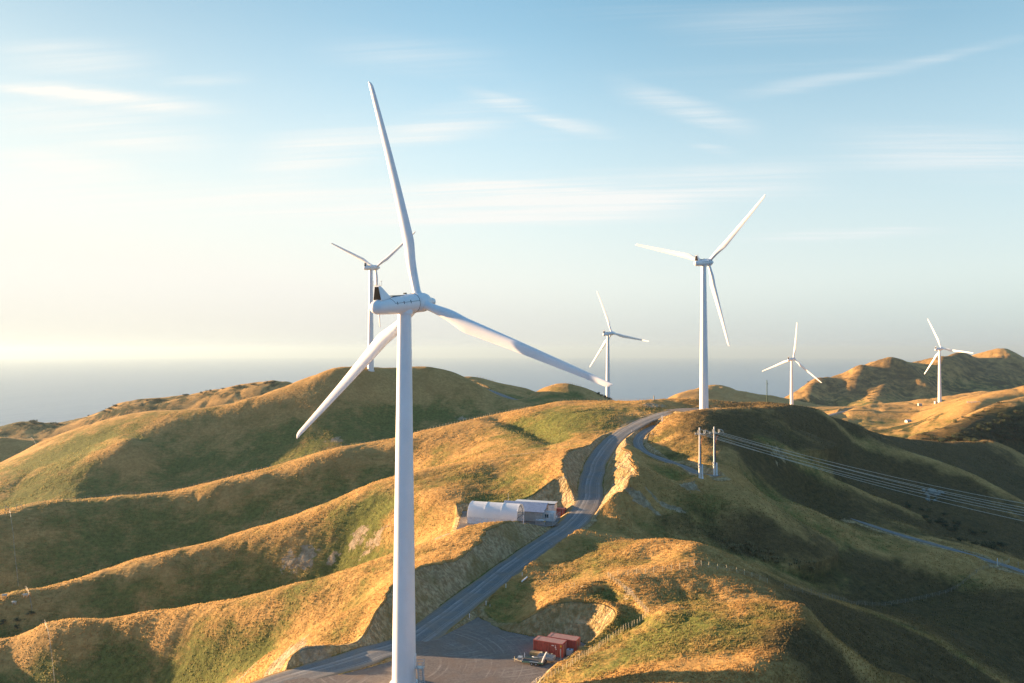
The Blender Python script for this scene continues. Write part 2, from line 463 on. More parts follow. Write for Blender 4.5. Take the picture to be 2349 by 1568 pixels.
def terrain_fields():
    nca, ncb = 330, 300
    ac, bc = np.linspace(A0, A1, nca), np.linspace(BF[0], BF[-1], ncb)
    Zc = tps(*np.meshgrid(ac, bc)).reshape(ncb, nca)
    Z = cubic_w(BF, ncb) @ Zc @ cubic_w(AF, nca).T
    A, B = np.meshgrid(AF, BF)
    Y = np.exp(B)
    X = A * Y
    for P, h, w in BUMPS:
        m = (X > P[:, 0].min() - 3 * w) & (X < P[:, 0].max() + 3 * w) & (Y > P[:, 1].min() - 3 * w) & (Y < P[:, 1].max() + 3 * w)
        d, _, _, arc = polydist(X[m], Y[m], P)
        Z[m] += h * np.exp(-(d / w) ** 2)
    far = smooth(400, 1300, Y)
    Z += (0.35 + 2.4 * far) * fbm(X / 48, Y / 48, 3, 4) + 0.22 * (1 + 1 * far) * fbm(X / 7.5, Y / 7.5, 11, 3)
    Z += 0.13 * np.minimum(1, 400 / Y) * vnoise(X / 2.1, Y / 2.1, 23) + 0.07 * smooth(330, 200, Y) * vnoise(X / 0.9, Y / 0.9, 24)
    gull = 1 - np.abs(fbm(X / 34 + 3, Y / 34, 41, 3)) * 2.4
    Z -= (0.55 + 1.6 * far) * np.clip(gull, 0, 1) ** 2
    slope = np.hypot(np.gradient(Z, axis=1) / np.gradient(X, axis=1), 0) + np.abs(np.gradient(Z, axis=0) / np.gradient(Y, axis=0))
    step = np.sin(2 * math.pi * (Z / 0.95 + 1.6 * fbm(X / 16, Y / 16, 51, 3)))
    Z += 0.075 * step * smooth(0.25, 0.6, slope) * smooth(620, 380, Y) * smooth(-0.3, 0.4, vnoise(X / 23, Y / 23, 61))
    base = Z.copy()
    soil = np.zeros(Z.shape)
    road = np.zeros(Z.shape)
    comb = np.zeros(Z.shape)

    def carve(m, dist, rz, cs, fs, ro=1.0):
        rough = 1 + ro * 0.25 * vnoise(X[m] / 5, Y[m] / 5, 5) + ro * 0.12 * vnoise(X[m] / 1.6, Y[m] / 1.6, 6)
        e = np.maximum(dist, 0)
        up, lo = rz + e * cs * rough, rz - e * fs
        z = np.clip(Z[m], lo, up)
        near = dist < 35
        cut = np.where(near, Z[m] - z, 0)
        Z[m] = np.where(near, z, Z[m])
        soil[m] = np.maximum(soil[m], smooth(0.15, 0.9, cut) * (dist > 0.4))
        soil[m] = np.maximum(soil[m], 0.8 * smooth(3.2, 0.5, dist) * (dist > 0))
        road[m] = np.maximum(road[m], (dist < 0.5) * 1.0)
    for P, z, cs, fs in YARDS.values():
        p = np.array(P)
        m = (X > p[:, 0].min() - 40) & (X < p[:, 0].max() + 40) & (Y > p[:, 1].min() - 40) & (Y < p[:, 1].max() + 40)
        carve(m, poly_sd(X[m], Y[m], P), z, cs, fs, 0.35)
    for P, hw, cs, fs in ROADS.values():
        m = (X > P[:, 0].min() - 40) & (X < P[:, 0].max() + 40) & (Y > P[:, 1].min() - 40) & (Y < P[:, 1].max() + 40)
        d, rz, side, _ = polydist(X[m], Y[m], P)
        if cs > 0.95:                        # the bank right of the steep stretch leans back more
            cs = np.where(side < 0, cs - 0.12 * smooth(236, 252, Y[m]), cs)
        carve(m, d - hw, rz, cs, fs)
    return X, Y, Z, base, soil, road


TX, TY, TZ, TBASE, TSOIL, TROAD = terrain_fields()


def ground(x, y):
    """Terrain height at (x, y)."""
    a, b = x / y, math.log(y)
    i = min(max(int(np.searchsorted(AF, a)) - 1, 0), NA - 2)
    j = min(max(int(np.searchsorted(BF, b)) - 1, 0), NB - 2)
    s, t = (a - AF[i]) / (AF[i + 1] - AF[i]), (b - BF[j]) / (BF[j + 1] - BF[j])
    return float((TZ[j, i] * (1 - s) + TZ[j, i + 1] * s) * (1 - t) + (TZ[j + 1, i] * (1 - s) + TZ[j + 1, i + 1] * s) * t)


def hit(u, v, d0=100.0, d1=2000.0):
    """Where the sight line through (u, v) first meets the ground between d0 and d1 metres ahead."""
    r = ray(u, v)
    d = np.geomspace(d0, d1, 6000)
    a = np.full_like(d, r[0] / r[1])
    b = np.log(d)
    i = np.clip(np.searchsorted(AF, a) - 1, 0, NA - 2)
    j = np.clip(np.searchsorted(BF, b) - 1, 0, NB - 2)
    s, t = (a - AF[i]) / (AF[i + 1] - AF[i]), (b - BF[j]) / (BF[j + 1] - BF[j])
    gz = (TZ[j, i] * (1 - s) + TZ[j, i + 1] * s) * (1 - t) + (TZ[j + 1, i] * (1 - s) + TZ[j + 1, i + 1] * s) * t
    k = np.argmax(r[2] / r[1] * d < gz)
    if not (r[2] / r[1] * d < gz).any():
        k = int(np.argmin(np.abs(r[2] / r[1] * d - gz)))
    return Vector((a[k] * d[k], d[k], gz[k]))


def grid_mesh(name, X, Y, Z):
    nb, na = X.shape
    co = np.stack([X, Y, Z], -1).reshape(-1, 3)
    idx = np.arange(nb * na).reshape(nb, na)
    q = np.stack([idx[:-1, :-1], idx[:-1, 1:], idx[1:, 1:], idx[1:, :-1]], -1).reshape(-1, 4)
    me = bpy.data.meshes.new(name)
    me.vertices.add(len(co))
    me.vertices.foreach_set('co', co.ravel())
    me.loops.add(q.size)
    me.loops.foreach_set('vertex_index', q.ravel().astype(np.int32))
    me.polygons.add(len(q))
    me.polygons.foreach_set('loop_start', np.arange(0, q.size, 4, dtype=np.int32))
    me.polygons.foreach_set('use_smooth', np.ones(len(q), bool))
    me.update()
    me.validate()
    return me


def add_attr(me, name, arr):
    a = me.attributes.new(name, 'FLOAT', 'POINT')
    a.data.foreach_set('value', np.ravel(arr).astype(np.float32))


# ---------------------------------------------------------------- materials
def new_mat(name):
    m = bpy.data.materials.new(name)
    m.use_nodes = True
    nt = m.node_tree
    b = nt.nodes['Principled BSDF']
    return m, nt, b


class NG:
    """Small helper to write node trees."""

    def __init__(self, nt):
        self.nt = nt

    def n(self, kind, **kw):
        x = self.nt.nodes.new(kind)
        for k, v in kw.items():
            setattr(x, k, v)
        return x

    def set(self, sock, x):
        if isinstance(x, (int, float)):
            sock.default_value = x
        elif isinstance(x, tuple):
            sock.default_value = x if len(x) == len(sock.default_value) else (*x, 1)
        else:
            self.nt.links.new(x, sock)

    def pos(self, sx=1.0, sy=1.0, sz=1.0, rot=0.0):
        m = self.n('ShaderNodeMapping')
        self.nt.links.new(self.n('ShaderNodeTexCoord').outputs['Object'], m.inputs[0])
        m.inputs['Rotation'].default_value = (0, 0, rot)
        m.inputs['Scale'].default_value = (sx, sy, sz)
        return m.outputs[0]

    def noise(self, vec, scale, detail=4, rough=0.55, dist=0.0):
        x = self.n('ShaderNodeTexNoise')
        self.set(x.inputs['Vector'], vec)
        x.inputs['Scale'].default_value = scale
        x.inputs['Detail'].default_value = detail
        x.inputs['Roughness'].default_value = rough
        x.inputs['Distortion'].default_value = dist
        return x.outputs[0]

    def rng(self, x, a, b, c=0.0, d=1.0, kind='SMOOTHSTEP'):
        r = self.n('ShaderNodeMapRange', interpolation_type=kind)
        self.set(r.inputs[0], x)
        for k, v in zip((1, 2, 3, 4), (a, b, c, d)):
            r.inputs[k].default_value = v
        return r.outputs[0]

    def math(self, op, a, b=None, clamp=False):
        m = self.n('ShaderNodeMath', operation=op, use_clamp=clamp)
        self.set(m.inputs[0], a)
        if b is not None:
            self.set(m.inputs[1], b)
        return m.outputs[0]

    def mix(self, f, a, b, blend='MIX'):
        m = self.n('ShaderNodeMix', data_type='RGBA', blend_type=blend)
        self.set(m.inputs[0], f)
        self.set(m.inputs[6], a)
        self.set(m.inputs[7], b)
        return m.outputs[2]

    def attr(self, name):
        return self.n('ShaderNodeAttribute', attribute_name=name).outputs['Fac']

    def bump(self, h, strength, dist):
        b = self.n('ShaderNodeBump')
        b.inputs['Strength'].default_value = strength
        b.inputs['Distance'].default_value = dist
        self.set(b.inputs['Height'], h)
        return b.outputs[0]


def hill_material(bumpy=True):
    m, nt, b = new_mat('hill_grass')
    g = NG(nt)
    p = g.pos()
    big = g.noise(p, 0.012, 4, 0.6, 0.4)
    mid = g.noise(p, 0.075, 5, 0.62, 0.3)
    fine = g.noise(p, 0.55, 4, 0.65)
    tuft = g.noise(p, 2.1, 3, 0.7)
    streak = g.noise(g.pos(0.25, 0.25, 1.6), 0.9, 4, 0.6, 0.5)
    dry = g.mix(g.rng(fine, 0.3, 0.7), (0.40, 0.230, 0.076), (0.56, 0.345, 0.122))
    dry = g.mix(g.rng(mid, 0.35, 0.7, 0, 0.6), dry, (0.31, 0.170, 0.052))
    green = g.mix(g.rng(fine, 0.3, 0.7), (0.095, 0.108, 0.024), (0.185, 0.195, 0.050))
    k = g.math('ADD', g.math('ADD', g.math('MULTIPLY', big, 0.55), g.math('MULTIPLY', mid, 0.55)), g.math('MULTIPLY', streak, 0.25))
    k = g.math('ADD', k, g.math('MULTIPLY', g.math('SUBTRACT', tuft, 0.5), 0.30))
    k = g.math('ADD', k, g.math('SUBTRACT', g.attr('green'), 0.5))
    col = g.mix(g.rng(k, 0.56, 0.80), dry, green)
    clump = g.noise(p, 0.95, 6, 0.78, 0.3)
    col = g.mix(g.rng(clump, 0.46, 0.32, 0, 0.5 if bumpy else 0.0), col, (0.095, 0.068, 0.024))
    col = g.mix(g.rng(clump, 0.56, 0.74, 0, 0.45), col, (0.56, 0.40, 0.17))
    scrub = g.mix(g.rng(fine, 0.35, 0.65), (0.035, 0.042, 0.014), (0.085, 0.085, 0.028))
    ks = g.math('ADD', g.attr('scrub'), g.math('MULTIPLY', g.math('SUBTRACT', mid, 0.5), 1.3))
    ks = g.math('ADD', ks, g.math('MULTIPLY', g.math('SUBTRACT', fine, 0.5), 0.7))
    col = g.mix(g.rng(ks, 0.5, 0.75), col, scrub)
    earth = g.mix(g.rng(fine, 0.3, 0.7), (0.46, 0.325, 0.17), (0.66, 0.50, 0.29))
    groove = g.noise(g.pos(1.0, 1.0, 0.12), 1.3, 3, 0.6)
    earth = g.mix(g.rng(groove, 0.42, 0.58, 0, 0.6), earth, (0.24, 0.15, 0.062))
    earth = g.mix(g.rng(mid, 0.45, 0.62, 0, 0.55), earth, g.mix(0.5, dry, green))
    rock = g.mix(g.rng(fine, 0.35, 0.65), (0.28, 0.21, 0.125), (0.46, 0.37, 0.25))
    shade_brown = g.math('ADD', g.attr('rough'), g.math('MULTIPLY', g.math('SUBTRACT', mid, 0.5), 0.9))
    col = g.mix(g.rng(shade_brown, 0.30, 0.75, 0, 0.9), col, g.mix(g.rng(fine, 0.3, 0.7), (0.050, 0.040, 0.019), (0.120, 0.078, 0.031)))  # shade painted in: darker ground tone on right-hand slopes, browner far hills
    soil = g.math('ADD', g.attr('soil'), g.math('MULTIPLY', g.math('SUBTRACT', fine, 0.5), 0.9))
    col = g.mix(g.rng(soil, 0.42, 0.62), col, earth)
    kr = g.math('ADD', g.attr('rock'), g.math('MULTIPLY', g.math('SUBTRACT', g.noise(p, 0.35, 5, 0.7), 0.5), 1.6))
    col = g.mix(g.rng(kr, 0.5, 0.62), col, rock)
    g.set(b.inputs['Base Color'], col)
    b.inputs['Roughness'].default_value = 0.95
    b.inputs['Specular IOR Level'].default_value = 0.1
    hgt = g.math('ADD', g.math('MULTIPLY', fine, 0.6), g.math('MULTIPLY', tuft, 0.35))
    hgt = g.math('ADD', hgt, g.math('MULTIPLY', streak, 0.45))
    hgt = g.math('ADD', hgt, g.math('MULTIPLY', g.math('MULTIPLY', groove, g.rng(g.attr('soil'), 0.3, 0.7)), 2.2))
    hgt = g.math('ADD', hgt, g.math('MULTIPLY', clump, 0.5))
    if not bumpy:                            # blades let low sun shine through
        t = g.n('ShaderNodeBsdfTranslucent')
        g.set(t.inputs['Color'], g.mix(0.35, col, (0.75, 0.60, 0.32)))
        mx = g.n('ShaderNodeMixShader')
        mx.inputs[0].default_value = 0.5
        nt.links.new(b.outputs[0], mx.inputs[1])
        nt.links.new(t.outputs[0], mx.inputs[2])
        nt.links.new(mx.outputs[0], nt.nodes['Material Output'].inputs['Surface'])
    else:
        g.set(b.inputs['Normal'], g.bump(hgt, 0.9, 0.8))
    return m


def sea_material():
    m, nt, b = new_mat('sea_water')
    g = NG(nt)
    w = g.noise(g.pos(1, 1, 1), 0.010, 5, 0.6)
    w2 = g.noise(g.pos(1, 0.35, 1), 0.0012, 4, 0.6)
    b.inputs['Base Color'].default_value = (0.06, 0.15, 0.27, 1)
    b.inputs['Roughness'].default_value = 0.32
    b.inputs['IOR'].default_value = 1.33
    h = g.math('ADD', g.math('MULTIPLY', w, 14.0), g.math('MULTIPLY', w2, 40.0))
    g.set(b.inputs['Normal'], g.bump(h, 0.5, 1.0))
    return m


# ---------------------------------------------------------------- ground, sea, haze
def blob_mask(X, Y, blobs):
    """Soft patches on the ground: (u, v, d, half width m, half depth m, amount)."""
    out = np.zeros(X.shape)
    for u, v, d, rx, ry, k in blobs:
        c = hit(u, v, d * 0.72, d * 1.45)
        m = (np.abs(X - c[0]) < 2.2 * rx) & (np.abs(Y - c[1]) < 2.2 * ry)
        q = ((X[m] - c[0]) / rx) ** 2 + ((Y[m] - c[1]) / ry) ** 2
        out[m] = np.maximum(out[m], k * np.exp(-q * 0.9))
    return out


def structure(o):
    o['kind'] = 'structure'
    return o


def link(name, me, mat=None, parent=None):
    o = bpy.data.objects.new(name, me)
    if mat is not None and me is not None and not me.materials:
        me.materials.append(mat)
    COL.objects.link(o)
    if parent is not None:
        o.parent = parent
    return o


ROCKS = [(700, 1280, 262, 6, 5, .8), (660, 1290, 262, 3.5, 4, .7), (760, 1285, 262, 3.5, 3, .7), (820, 1235, 256, 5, 4, .8), (860, 1240, 252, 6, 4, .7), (1010, 1232, 244, 5, 3, .8),
         (640, 1525, 175, 7, 5, 1), (720, 1500, 178, 5, 4, .9), (560, 1550, 168, 5, 3, .8), (1210, 1040, 336, 9, 2.5, 1), (1470, 1145, 262, 6, 1.5, 1), (1540, 1165, 254, 8, 1.2, .9), (1500, 1140, 262, 4, 1.5, .8),
         (1580, 1115, 262, 3.5, 2, 1), (2135, 1135, 362, 5, 5, .6), (770, 1010, 470, 8, 5, .7), (1060, 960, 520, 8, 4, .7), (1500, 930, 398, 9, 5, .8), (1440, 1360, 166, 1.5, 5, .7)]
SCRUB = [(2290, 985, 545, 60, 28, 1), (2230, 1000, 530, 40, 20, .9), (2330, 960, 570, 40, 22, 1), (2050, 985, 700, 60, 40, .8), (1950, 985, 760, 60, 40, .7), (2250, 1230, 330, 22, 30, .45), (2320, 1230, 330, 25, 30, .5),
         (1700, 1270, 238, 12, 5, .5), (1780, 1295, 236, 12, 5, .5), (100, 970, 900, 120, 60, .8), (330, 930, 880, 120, 60, .7), (550, 895, 865, 110, 40, .6), (1790, 960, 640, 60, 60, .8), (1860, 925, 1240, 80, 40, .7),
         (2180, 890, 1420, 110, 60, .7), (2290, 880, 1440, 90, 50, .7), (2060, 905, 1290, 90, 30, .6), (1380, 905, 556, 12, 8, .9)]
SHADE_BROWN = [(1960, 880, 1360, 190, 130, .62), (2060, 860, 1420, 190, 130, .62), (2250, 850, 1560, 190, 130, .62), (2000, 1080, 380, 90, 70, 1), (2250, 1080, 420, 100, 80, 1), (1800, 1050, 330, 60, 45, .9), (2200, 1210, 330, 60, 60, 1), (2330, 1230, 340, 60, 50, 1),  # painted shade over the right-hand slopes; far hills simply browner
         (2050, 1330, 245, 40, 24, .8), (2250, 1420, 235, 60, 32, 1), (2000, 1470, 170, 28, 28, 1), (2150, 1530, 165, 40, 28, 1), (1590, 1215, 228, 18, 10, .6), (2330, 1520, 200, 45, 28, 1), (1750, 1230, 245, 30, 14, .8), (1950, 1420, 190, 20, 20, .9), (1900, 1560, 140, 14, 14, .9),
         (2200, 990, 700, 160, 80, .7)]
GREEN = [(1780, 1170, 280, 22, 14, -.3), (2150, 1295, 264, 22, 10, -.3), (1280, 975, 375, 26, 30, .38), (1600, 1450, 142, 20, 18, .27), (100, 1080, 470, 60, 40, .12), (600, 940, 500, 90, 30, .1), (500, 1180, 360, 90, 22, .14), (400, 1320, 290, 70, 12, .14), (800, 1230, 262, 22, 10, .15), (350, 1500, 220, 60, 12, .14), (1700, 1020, 320, 60, 20, .12), (1350, 1300, 190, 22, 18, -.25), (1450, 1240, 210, 20, 14, -.2), (1700, 1000, 325, 30, 20, .15), (1150, 1150, 256, 16, 8, .25), (850, 1180, 268, 16, 10, .3), (500, 1500, 200, 40, 16, .15),  # first two entries meant to imitate sunlit patches; negatives are clipped out
         (250, 1000, 640, 110, 40, .25), (1300, 905, 560, 30, 20, .15)]


def build_ground():
    me = grid_mesh('hills', TX, TY, TZ)
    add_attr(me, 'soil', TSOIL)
    add_attr(me, 'rock', blob_mask(TX, TY, ROCKS))
    add_attr(me, 'scrub', blob_mask(TX, TY, SCRUB))
    right = smooth(20, 200, TX) * 0.02 + smooth(600, 1200, TY) * -0.06
    # hollows are greener than the crests
    k = 61
    pad = np.pad(TZ, ((k // 2, k // 2), (k // 2, k // 2)), 'edge').cumsum(0).cumsum(1)
    pad = np.pad(pad, ((1, 0), (1, 0)))
    blur = (pad[k:, k:] - pad[:-k, k:] - pad[k:, :-k] + pad[:-k, :-k]) / k ** 2
    hollow = np.clip((blur - TZ) / (TY * 0.010), -1, 1) * 0.13
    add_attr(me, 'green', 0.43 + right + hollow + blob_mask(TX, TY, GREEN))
    rough = np.clip(blob_mask(TX, TY, SHADE_BROWN), 0, 1)  # strength of the painted shade and of the far-hill brown
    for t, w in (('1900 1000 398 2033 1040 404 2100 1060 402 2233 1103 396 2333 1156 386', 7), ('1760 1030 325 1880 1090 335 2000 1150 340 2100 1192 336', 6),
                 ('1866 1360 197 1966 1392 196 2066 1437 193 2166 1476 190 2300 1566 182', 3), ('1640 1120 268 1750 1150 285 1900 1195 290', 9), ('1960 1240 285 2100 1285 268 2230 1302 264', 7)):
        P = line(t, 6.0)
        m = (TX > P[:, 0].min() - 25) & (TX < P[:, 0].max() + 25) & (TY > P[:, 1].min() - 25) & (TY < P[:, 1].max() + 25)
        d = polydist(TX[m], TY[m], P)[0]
        rough[m] *= 1 - 0.6 * np.exp(-(d / w) ** 2)  # painted shade thinned along spur crests and where sunlit patches are imitated
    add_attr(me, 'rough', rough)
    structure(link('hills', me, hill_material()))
    # the sea is a cap of the globe, 300 m below the camera
    n, rad = 240, np.geomspace(300, 74000, 150)
    th = np.linspace(0, 2 * math.pi, n, endpoint=False)
    RR, TH = np.meshgrid(rad, th)
    co = np.stack([RR * np.cos(TH), RR * np.sin(TH), -300 - RR ** 2 / (2 * 6.371e6)], -1).reshape(-1, 3)
    idx = np.arange(n * 150).reshape(n, 150)
    nx = np.roll(idx, -1, 0)
    q = np.stack([idx[:, :-1], idx[:, 1:], nx[:, 1:], nx[:, :-1]], -1).reshape(-1, 4)
    me = bpy.data.meshes.new('sea')
    me.from_pydata(co.tolist(), [], q.tolist())
    me.polygons.foreach_set('use_smooth', np.ones(len(q), bool))
    structure(link('sea', me, sea_material()))


build_ground()


def build_grass(n=330000):
    """Tufts of rough pasture: two crossed blades each, thick on the near slopes, none on gravel or bare cuts."""
    rnd = np.random.default_rng(7)
    a = rnd.uniform(-0.70, 0.70, n)
    b = rnd.uniform(math.log(112), math.log(520), n)
    i = np.clip(np.searchsorted(AF, a) - 1, 0, NA - 2)
    j = np.clip(np.searchsorted(BF, b) - 1, 0, NB - 2)
    s, t = (a - AF[i]) / (AF[i + 1] - AF[i]), (b - BF[j]) / (BF[j + 1] - BF[j])

    def bil(A):
        return (A[j, i] * (1 - s) + A[j, i + 1] * s) * (1 - t) + (A[j + 1, i] * (1 - s) + A[j + 1, i + 1] * s) * t
    y = np.exp(b)
    x = a * y
    z = bil(TZ)
    keep = (bil(TSOIL) < 0.28) & (bil(TROAD) < 0.02) & (fbm(x / 9, y / 9, 71, 3) > rnd.uniform(-0.55, 0.15, n))
    tower = (x + 19) ** 2 + (y - 141) ** 2 > 16
    k = np.nonzero(keep & tower)[0]
    x, y, z = x[k], y[k], z[k]
    m = len(k)
    h = rnd.uniform(0.12, 0.32, m) * (1 + 0.5 * np.clip(fbm(x / 14, y / 14, 81, 2), -0.6, 1)) * (1 + 0.25 * smooth(200, 420, y))
    w = rnd.uniform(0.12, 0.26, m) * (1 + 0.5 * smooth(200, 420, y))
    th = rnd.uniform(0, math.pi, m)
    lx, ly = rnd.normal(0.10, 0.12, m), rnd.normal(-0.05, 0.12, m)
    V = []
    for q in (0.0, math.pi / 2):
        dx, dy = np.cos(th + q) * w, np.sin(th + q) * w
        V += [np.stack([x - dx, y - dy, z - 0.05], 1), np.stack([x + dx, y + dy, z - 0.05], 1), np.stack([x + lx + dx * .3, y + ly + dy * .3, z + h], 1)]
    co = np.stack(V, 1).reshape(-1, 3)
    me = bpy.data.meshes.new('grass')
    me.vertices.add(len(co))
    me.vertices.foreach_set('co', co.astype(np.float32).ravel())
    me.loops.add(len(co))
    me.loops.foreach_set('vertex_index', np.arange(len(co), dtype=np.int32))
    me.polygons.add(len(co) // 3)
    me.polygons.foreach_set('loop_start', np.arange(0, len(co), 3, dtype=np.int32))
    me.update()
    src = bpy.data.objects['hills'].data
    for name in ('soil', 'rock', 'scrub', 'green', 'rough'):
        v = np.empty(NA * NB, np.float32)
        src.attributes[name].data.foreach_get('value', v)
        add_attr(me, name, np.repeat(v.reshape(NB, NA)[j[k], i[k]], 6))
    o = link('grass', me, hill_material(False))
    o['kind'] = 'stuff'


build_grass()


def build_haze():
    bm = bmesh.new()
    bmesh.ops.create_cube(bm, size=1.0)
    top, bot, half = 110.0, -740.0, 76000.0
    for v in bm.verts:
        v.co = Vector((v.co.x * 2 * half, v.co.y * 2 * half, top if v.co.z > 0 else bot))
    me = bpy.data.meshes.new('haze')
    bm.to_mesh(me)
    bm.free()
    m = bpy.data.materials.new('thin_air')
    m.use_nodes = True
    nt = m.node_tree
    nt.nodes.clear()
    out = nt.nodes.new('ShaderNodeOutputMaterial')
    v = nt.nodes.new('ShaderNodeVolumePrincipled')
    v.inputs['Color'].default_value = (0.40, 0.55, 0.70, 1)
    v.inputs['Density'].default_value = HAZE_DENSITY
    v.inputs['Anisotropy'].default_value = 0.25
    nt.links.new(v.outputs[0], out.inputs['Volume'])
    o = link('haze', me, m)
    o['kind'] = 'stuff'


HAZE_DENSITY = 6.0e-5
build_haze()
#@@OBJECTS


# ---------------------------------------------------------------- object helpers
def tag(o, label, cat, group=None):
    o['label'] = label
    o['category'] = cat
    if group:
        o['group'] = group
    return o


def thing(name, label, cat, loc, rotz=0.0, group=None):
    o = bpy.data.objects.new(name, None)
    o.empty_display_size = 0.5
    o.location = loc
    o.rotation_euler = (0, 0, rotz)
    COL.objects.link(o)
    return tag(o, label, cat, group)


def dup(root, loc, rotz, label, group=None, scale=None):
    """A copy of a thing with copies of its parts and sub-parts."""
    def cp(o, parent):
        c = o.copy()
        COL.objects.link(c)
        c.parent = parent
        for ch in KIDS.get(o.name, []):
            k = cp(ch, c)
            KIDS.setdefault(c.name, []).append(k)
        return c
    r = cp(root, None)
    r.location = loc
    r.rotation_euler = (0, 0, rotz)
    if scale:
        r.scale = (scale,) * 3 if isinstance(scale, (int, float)) else scale
    r['label'] = label
    if group:
        r['group'] = group
    return r


KIDS = {}


class MB:
    """Collects shapes into one mesh."""

    def __init__(self):
        self.v, self.f = [], []

    def add(self, vs, fs):
        o = len(self.v)
        self.v += [tuple(map(float, x)) for x in vs]
        self.f += [tuple(i + o for i in f) for f in fs]
        return self

    def box(self, c, s, rz=0.0):
        cx, cy, cz = c
        hx, hy, hz = s[0] / 2, s[1] / 2, s[2] / 2
        ca, sa = math.cos(rz), math.sin(rz)
        vs = []
        for z in (-hz, hz):
            for x, y in ((-hx, -hy), (hx, -hy), (hx, hy), (-hx, hy)):
                vs.append((cx + x * ca - y * sa, cy + x * sa + y * ca, cz + z))
        return self.add(vs, [(3, 2, 1, 0), (4, 5, 6, 7), (0, 1, 5, 4), (1, 2, 6, 5), (2, 3, 7, 6), (3, 0, 4, 7)])

    def tube(self, p, q, r0, r1=None, n=10, caps=True):
        return self.path([p, q], [r0, r0 if r1 is None else r1], n, caps)

    def path(self, P, rad, n=10, caps=True):
        P = [Vector(p) for p in P]
        if isinstance(rad, (int, float)):
            rad = [rad] * len(P)
        vs, fs = [], []
        up = Vector((0, 0, 1))
        for i, p in enumerate(P):
            t = (P[min(i + 1, len(P) - 1)] - P[max(i - 1, 0)]).normalized()
            a = t.cross(up)
            if a.length < 1e-3:
                a = t.cross(Vector((1, 0, 0)))
            a.normalize()
            b = a.cross(t)
            for k in range(n):
                w = 2 * math.pi * k / n
                vs.append(p + (a * math.cos(w) - b * math.sin(w)) * rad[i])
        for i in range(len(P) - 1):
            for k in range(n):
                k2 = (k + 1) % n
                fs.append((i * n + k, i * n + k2, (i + 1) * n + k2, (i + 1) * n + k))
        if caps:
            fs.append(tuple(range(n - 1, -1, -1)))
            fs.append(tuple((len(P) - 1) * n + k for k in range(n)))
        return self.add(vs, fs)

    def loft(self, rings, caps=True):
        n = len(rings[0])
        vs = [p for r in rings for p in r]
        fs = []
        for i in range(len(rings) - 1):
            for k in range(n):
                k2 = (k + 1) % n
                fs.append((i * n + k, i * n + k2, (i + 1) * n + k2, (i + 1) * n + k))
        if caps:
            fs.append(tuple(range(n - 1, -1, -1)))
            fs.append(tuple((len(rings) - 1) * n + k for k in range(n)))
        return self.add(vs, fs)

    def prism(self, prof, y0, y1):
        """Extrude an (x, z) outline along y."""
        n = len(prof)
        vs = [(x, y0, z) for x, z in prof] + [(x, y1, z) for x, z in prof]
        fs = [tuple(range(n)), tuple(range(2 * n - 1, n - 1, -1))]
        for k in range(n):
            k2 = (k + 1) % n
            fs.append((k, n + k, n + k2, k2))
        return self.add(vs, fs)

    def mesh(self, name, smooth=False, angle=35):
        me = bpy.data.meshes.new(name)
        me.from_pydata(self.v, [], self.f)
        bm = bmesh.new()
        bm.from_mesh(me)
        bmesh.ops.recalc_face_normals(bm, faces=bm.faces)
        if smooth:
            for f in bm.faces:
                f.smooth = True
            for e in bm.edges:
                if len(e.link_faces) == 2 and e.calc_face_angle(0) > R(angle):
                    e.smooth = False
        bm.to_mesh(me)
        bm.free()
        return me

    def build(self, name, mat, parent=None, smooth=False, angle=35):
        return part(name, self.mesh(name, smooth, angle), mat, parent)


def part(name, me, mat, parent=None):
    o = link(name, me, mat, parent)
    if parent is not None:
        KIDS.setdefault(parent.name, []).append(o)
    return o


def on_ground(x, y, up=0.0):
    return Vector((x, y, ground(x, y) + up))


def plain(name, col, rough=0.6, metal=0.0, var=0.12, scale=1.5, dirt=None, bump=0.0):
    """A paint, wood or metal with uneven tone, soft dirt and a little grain."""
    m, nt, b = new_mat(name)
    g = NG(nt)
    p = g.pos()
    n1 = g.noise(p, scale, 5, 0.6)
    c = g.mix(g.rng(n1, 0.3, 0.7), tuple(x * (1 - var) for x in col), tuple(min(1, x * (1 + var)) for x in col))
    if dirt:
        c = g.mix(g.rng(g.noise(g.pos(1, 1, 0.2), scale * 1.7, 4, 0.65), 0.5, 0.75, 0, dirt[1]), c, dirt[0])
    g.set(b.inputs['Base Color'], c)
    g.set(b.inputs['Roughness'], g.rng(n1, 0.2, 0.8, rough * 0.85, min(1, rough * 1.15)))
    b.inputs['Metallic'].default_value = metal
    if bump:
        g.set(b.inputs['Normal'], g.bump(g.noise(p, scale * 6, 3, 0.6), bump, 0.02))
    return m


